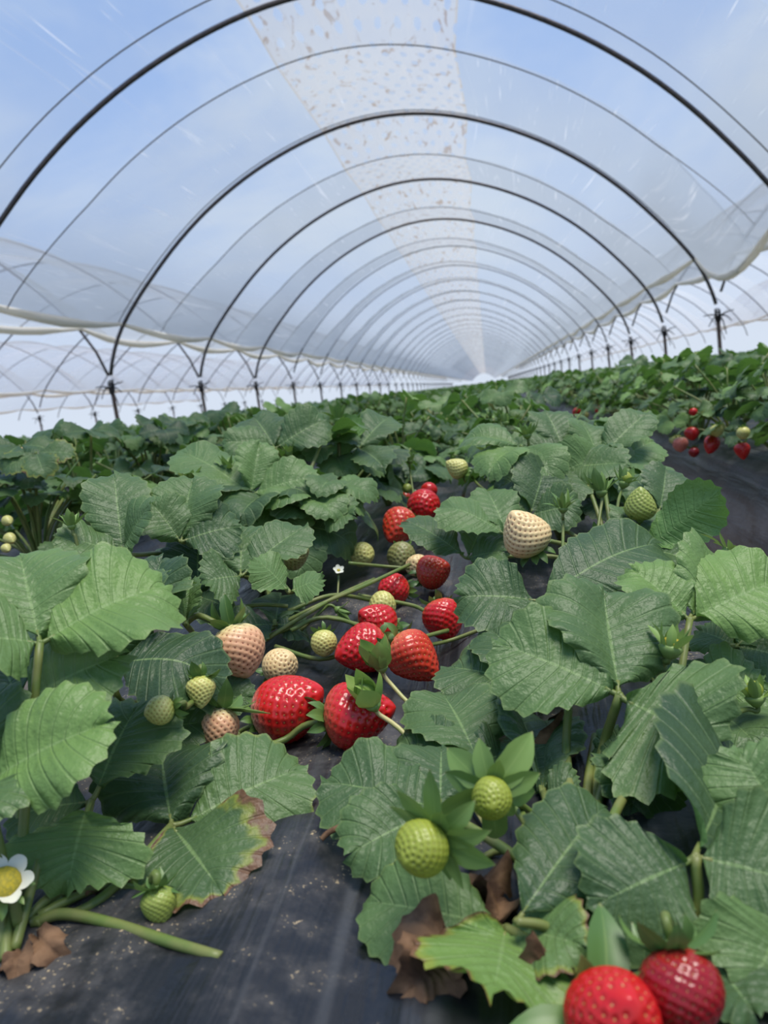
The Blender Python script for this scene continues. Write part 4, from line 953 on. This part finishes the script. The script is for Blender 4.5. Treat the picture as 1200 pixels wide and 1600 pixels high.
def field_plant(x, y, detail, nl, label, group, keep=None, sc_=1.0, buds=1):
    root = thing('strawberry_plant', label, 'plant', (x, y, BED-.004), group)
    lib, mid = (LIB, LIB_MID) if detail == 2 else (LIB_B, LIB_BM)
    for i in range(nl):
        for _try in range(8):
            k = rg.randrange(len(lib)); a = 6.283*(i+rg.uniform(-.4, .4))/nl; s = sc_*rg.uniform(.85, 1.15)
            hx = x + lib[k].hub[0]*s*math.cos(a)
            tipx = x + (lib[k].hub[0]+.05)*s*math.cos(a)
            if keep is None or keep(tipx, y): break
        M = Matrix.Rotation(a, 4, 'Z') @ Matrix.Rotation(rg.uniform(-.12, .12), 4, 'X') @ Matrix.Diagonal((s, s, s*rg.uniform(.92, 1.08), 1))
        tint = min(.85, max(.02, rg.gauss(.30, .13)))
        if rg.random() < .08: tint = .7
        if detail == 2:
            st, lfs = LIB_NEAR[k]; o = obj('leaf', st, root); o.matrix_local = M
            for me, M2 in lfs:
                q = obj('leaflet', me, o, None, tint=tint+rg.uniform(-.05, .05), burn=0.0); q.matrix_local = M2
        else:
            o = obj('leaf', mid[k], root, None, tint=tint, burn=.25 if rg.random() < .04 else 0.0); o.matrix_local = M
    for _ in range(buds):
        o = obj('flower_bud', rg.choice(BUDS), root, None, tint=rg.uniform(.35, .75)); s = sc_*rg.uniform(.9, 1.12)
        o.matrix_local = Matrix.Rotation(rg.uniform(0, 6.28), 4, 'Z') @ Matrix.Scale(s, 4)
    return root
def side_name(k): return {0: 'middle bed', 1: 'bed right of the middle bed', -1: 'bed left of the middle bed', -2: 'second bed to the left'}[k]
SP = .27
NEAR0 = {-1: .93, 1: .93}
for k, y0, y1 in ((0, .9, 8.0), (1, 1.15, 8.0), (-1, 1.0, 8.0), (-2, 2.0, 8.0)):
    for row in (-1, 1):
        y = y0 + (.0 if row < 0 else .13) + (.06 if k == 0 and row < 0 else 0); pn = 0
        while y < y1:
            x = bed_x(k) + row*((.25 if (k == 1 and row < 0) or (k == -1 and row > 0) else .18) if k or y < 1.35 else .125) + rg.uniform(-.025, .025)
            rn = 'left row' if row < 0 else 'right row'
            det = 2 if (k == 0 and y < 1.5) else 1
            keep = None
            if k == 0 and y < 1.45: keep = (lambda tx, yy, row=row: row*(tx-BX0) > .055)
            pn += 1; od = ('', '', '', '', 'third', 'fourth', 'fifth', 'sixth', 'seventh', 'eighth', 'ninth', 'tenth', 'eleventh')[pn + (3 if k == 0 and row > 0 else 4 if k == 0 else 99)] if k == 0 and pn < 8 else ''
            field_plant(x, y, det, 15 if det == 2 else 21, f'leafy strawberry plant, {od} from the front in the {rn} of the middle bed' if od else f'leafy strawberry plant in the {rn} of the {side_name(k)}',
                        f'plants in the {rn} of the {side_name(k)}', keep, rg.uniform(.92, 1.08)*(1.06 if k else (1.0 if det == 2 else .93)), rg.choice((1, 1, 2)))
            y += SP*rg.uniform(.9, 1.1)

# everything further off: one mass of foliage per bed
def low_leaf(seed):
    rr = np.random.RandomState(seed); V = []; Fc = []
    for a in (0, 1.2, -1.2):
        L, W = .058, .052; b = len(V); cu = .3
        P = [(0, 0, 0), (-W*.42, L*.45, cu*W*.4), (0, L*.5, 0), (W*.42, L*.45, cu*W*.4), (-W*.36, L*.85, cu*W*.3), (W*.36, L*.85, cu*W*.3), (0, L, -.008)]
        c, s = math.cos(a), math.sin(a)
        V += [(c*x-s*y, s*x+c*y, z) for x, y, z in P]
        Fc += [(b, b+2, b+1), (b, b+3, b+2), (b+1, b+2, b+4), (b+2, b+3, b+5), (b+4, b+2, b+6), (b+2, b+5, b+6)]
    return np.array(V), Fc
def mass(k, y0, y1):
    rr = np.random.RandomState(900+k); lv, lf = low_leaf(0); lfa = np.array(lf); uv0 = np.tile([[.3, .25], [.95, 1.2], [.02, 2.25], [.95, 3.2], [.9, 4.2], [.9, 4.2], [.9, 4.5]], (3, 1))
    Vs = []; Fs = []; n = 0; U = []
    for row in (-.18, .18):
        y = y0
        while y < y1:
            far = y > 26; big = 1.7 if far else 1.0; vfar = y > 60
            for i in range(8 if far else 17):
                a = rr.rand()*6.283; r = rr.uniform(.02, .15); h = rr.uniform(.07, .205)
                ti = rr.uniform(-.2, .9); c, s = math.cos(a), math.sin(a); s_ = big*rr.uniform(.85, 1.2); sp = rr.uniform(-3.14, 3.14); c2, s2 = math.cos(sp), math.sin(sp)
                p = lv*s_; p = np.stack([p[:, 0]*c2-p[:, 1]*s2, p[:, 0]*s2+p[:, 1]*c2, p[:, 2]], -1)
                ct, st_ = math.cos(ti), math.sin(ti)
                p = np.stack([p[:, 0]*ct+p[:, 2]*st_, p[:, 1], -p[:, 0]*st_+p[:, 2]*ct], -1)
                p = np.stack([p[:, 0]*c-p[:, 1]*s, p[:, 0]*s+p[:, 1]*c, p[:, 2]], -1)
                Vs.append(p+np.array([bed_x(k)+row+r*c*1.2, y+r*s+rr.uniform(-.1, .1)*big, BED+h])); Fs.append(lfa+n); n += len(p); U.append(uv0)
            y += (.27 if not far else (.5 if not vfar else .8))
    V = np.concatenate(Vs).astype(np.float32); Fa = np.concatenate(Fs).astype(np.int32)
    me = bpy.data.meshes.new('strawberry_foliage'); me.vertices.add(len(V)); me.vertices.foreach_set('co', V.ravel())
    me.loops.add(Fa.size); me.loops.foreach_set('vertex_index', Fa.ravel()); me.polygons.add(len(Fa))
    me.polygons.foreach_set('loop_start', np.arange(0, Fa.size, 3, dtype=np.int32))
    l = me.uv_layers.new(name='UVMap'); l.data.foreach_set('uv', np.concatenate(U).astype(np.float32)[Fa.ravel()].ravel())
    me.update(calc_edges=True); me.validate(); me.materials.append(M_LEAF)
    nm = {0: 'the middle bed', 1: 'the bed right of the middle bed', -1: 'the bed left of the middle bed', 2: 'the second bed to the right', -2: 'the second bed to the left'}.get(k, f'the {["", "", "", "third", "fourth", "fifth", "sixth", "seventh", "eighth"][abs(k)]} bed to the {"left" if k < 0 else "right"}')
    obj('strawberry_foliage', me, None, None, kind='stuff', label='distant green strawberry foliage covering ' + nm, category='foliage', tint=.32, burn=0.0)
for k in range(-8, 7): mass(k, 8.0 if -2 <= k <= 1 else (2.0 if k in (-3, 2) else 3.5), FAR if -4 <= k <= 3 else 60)
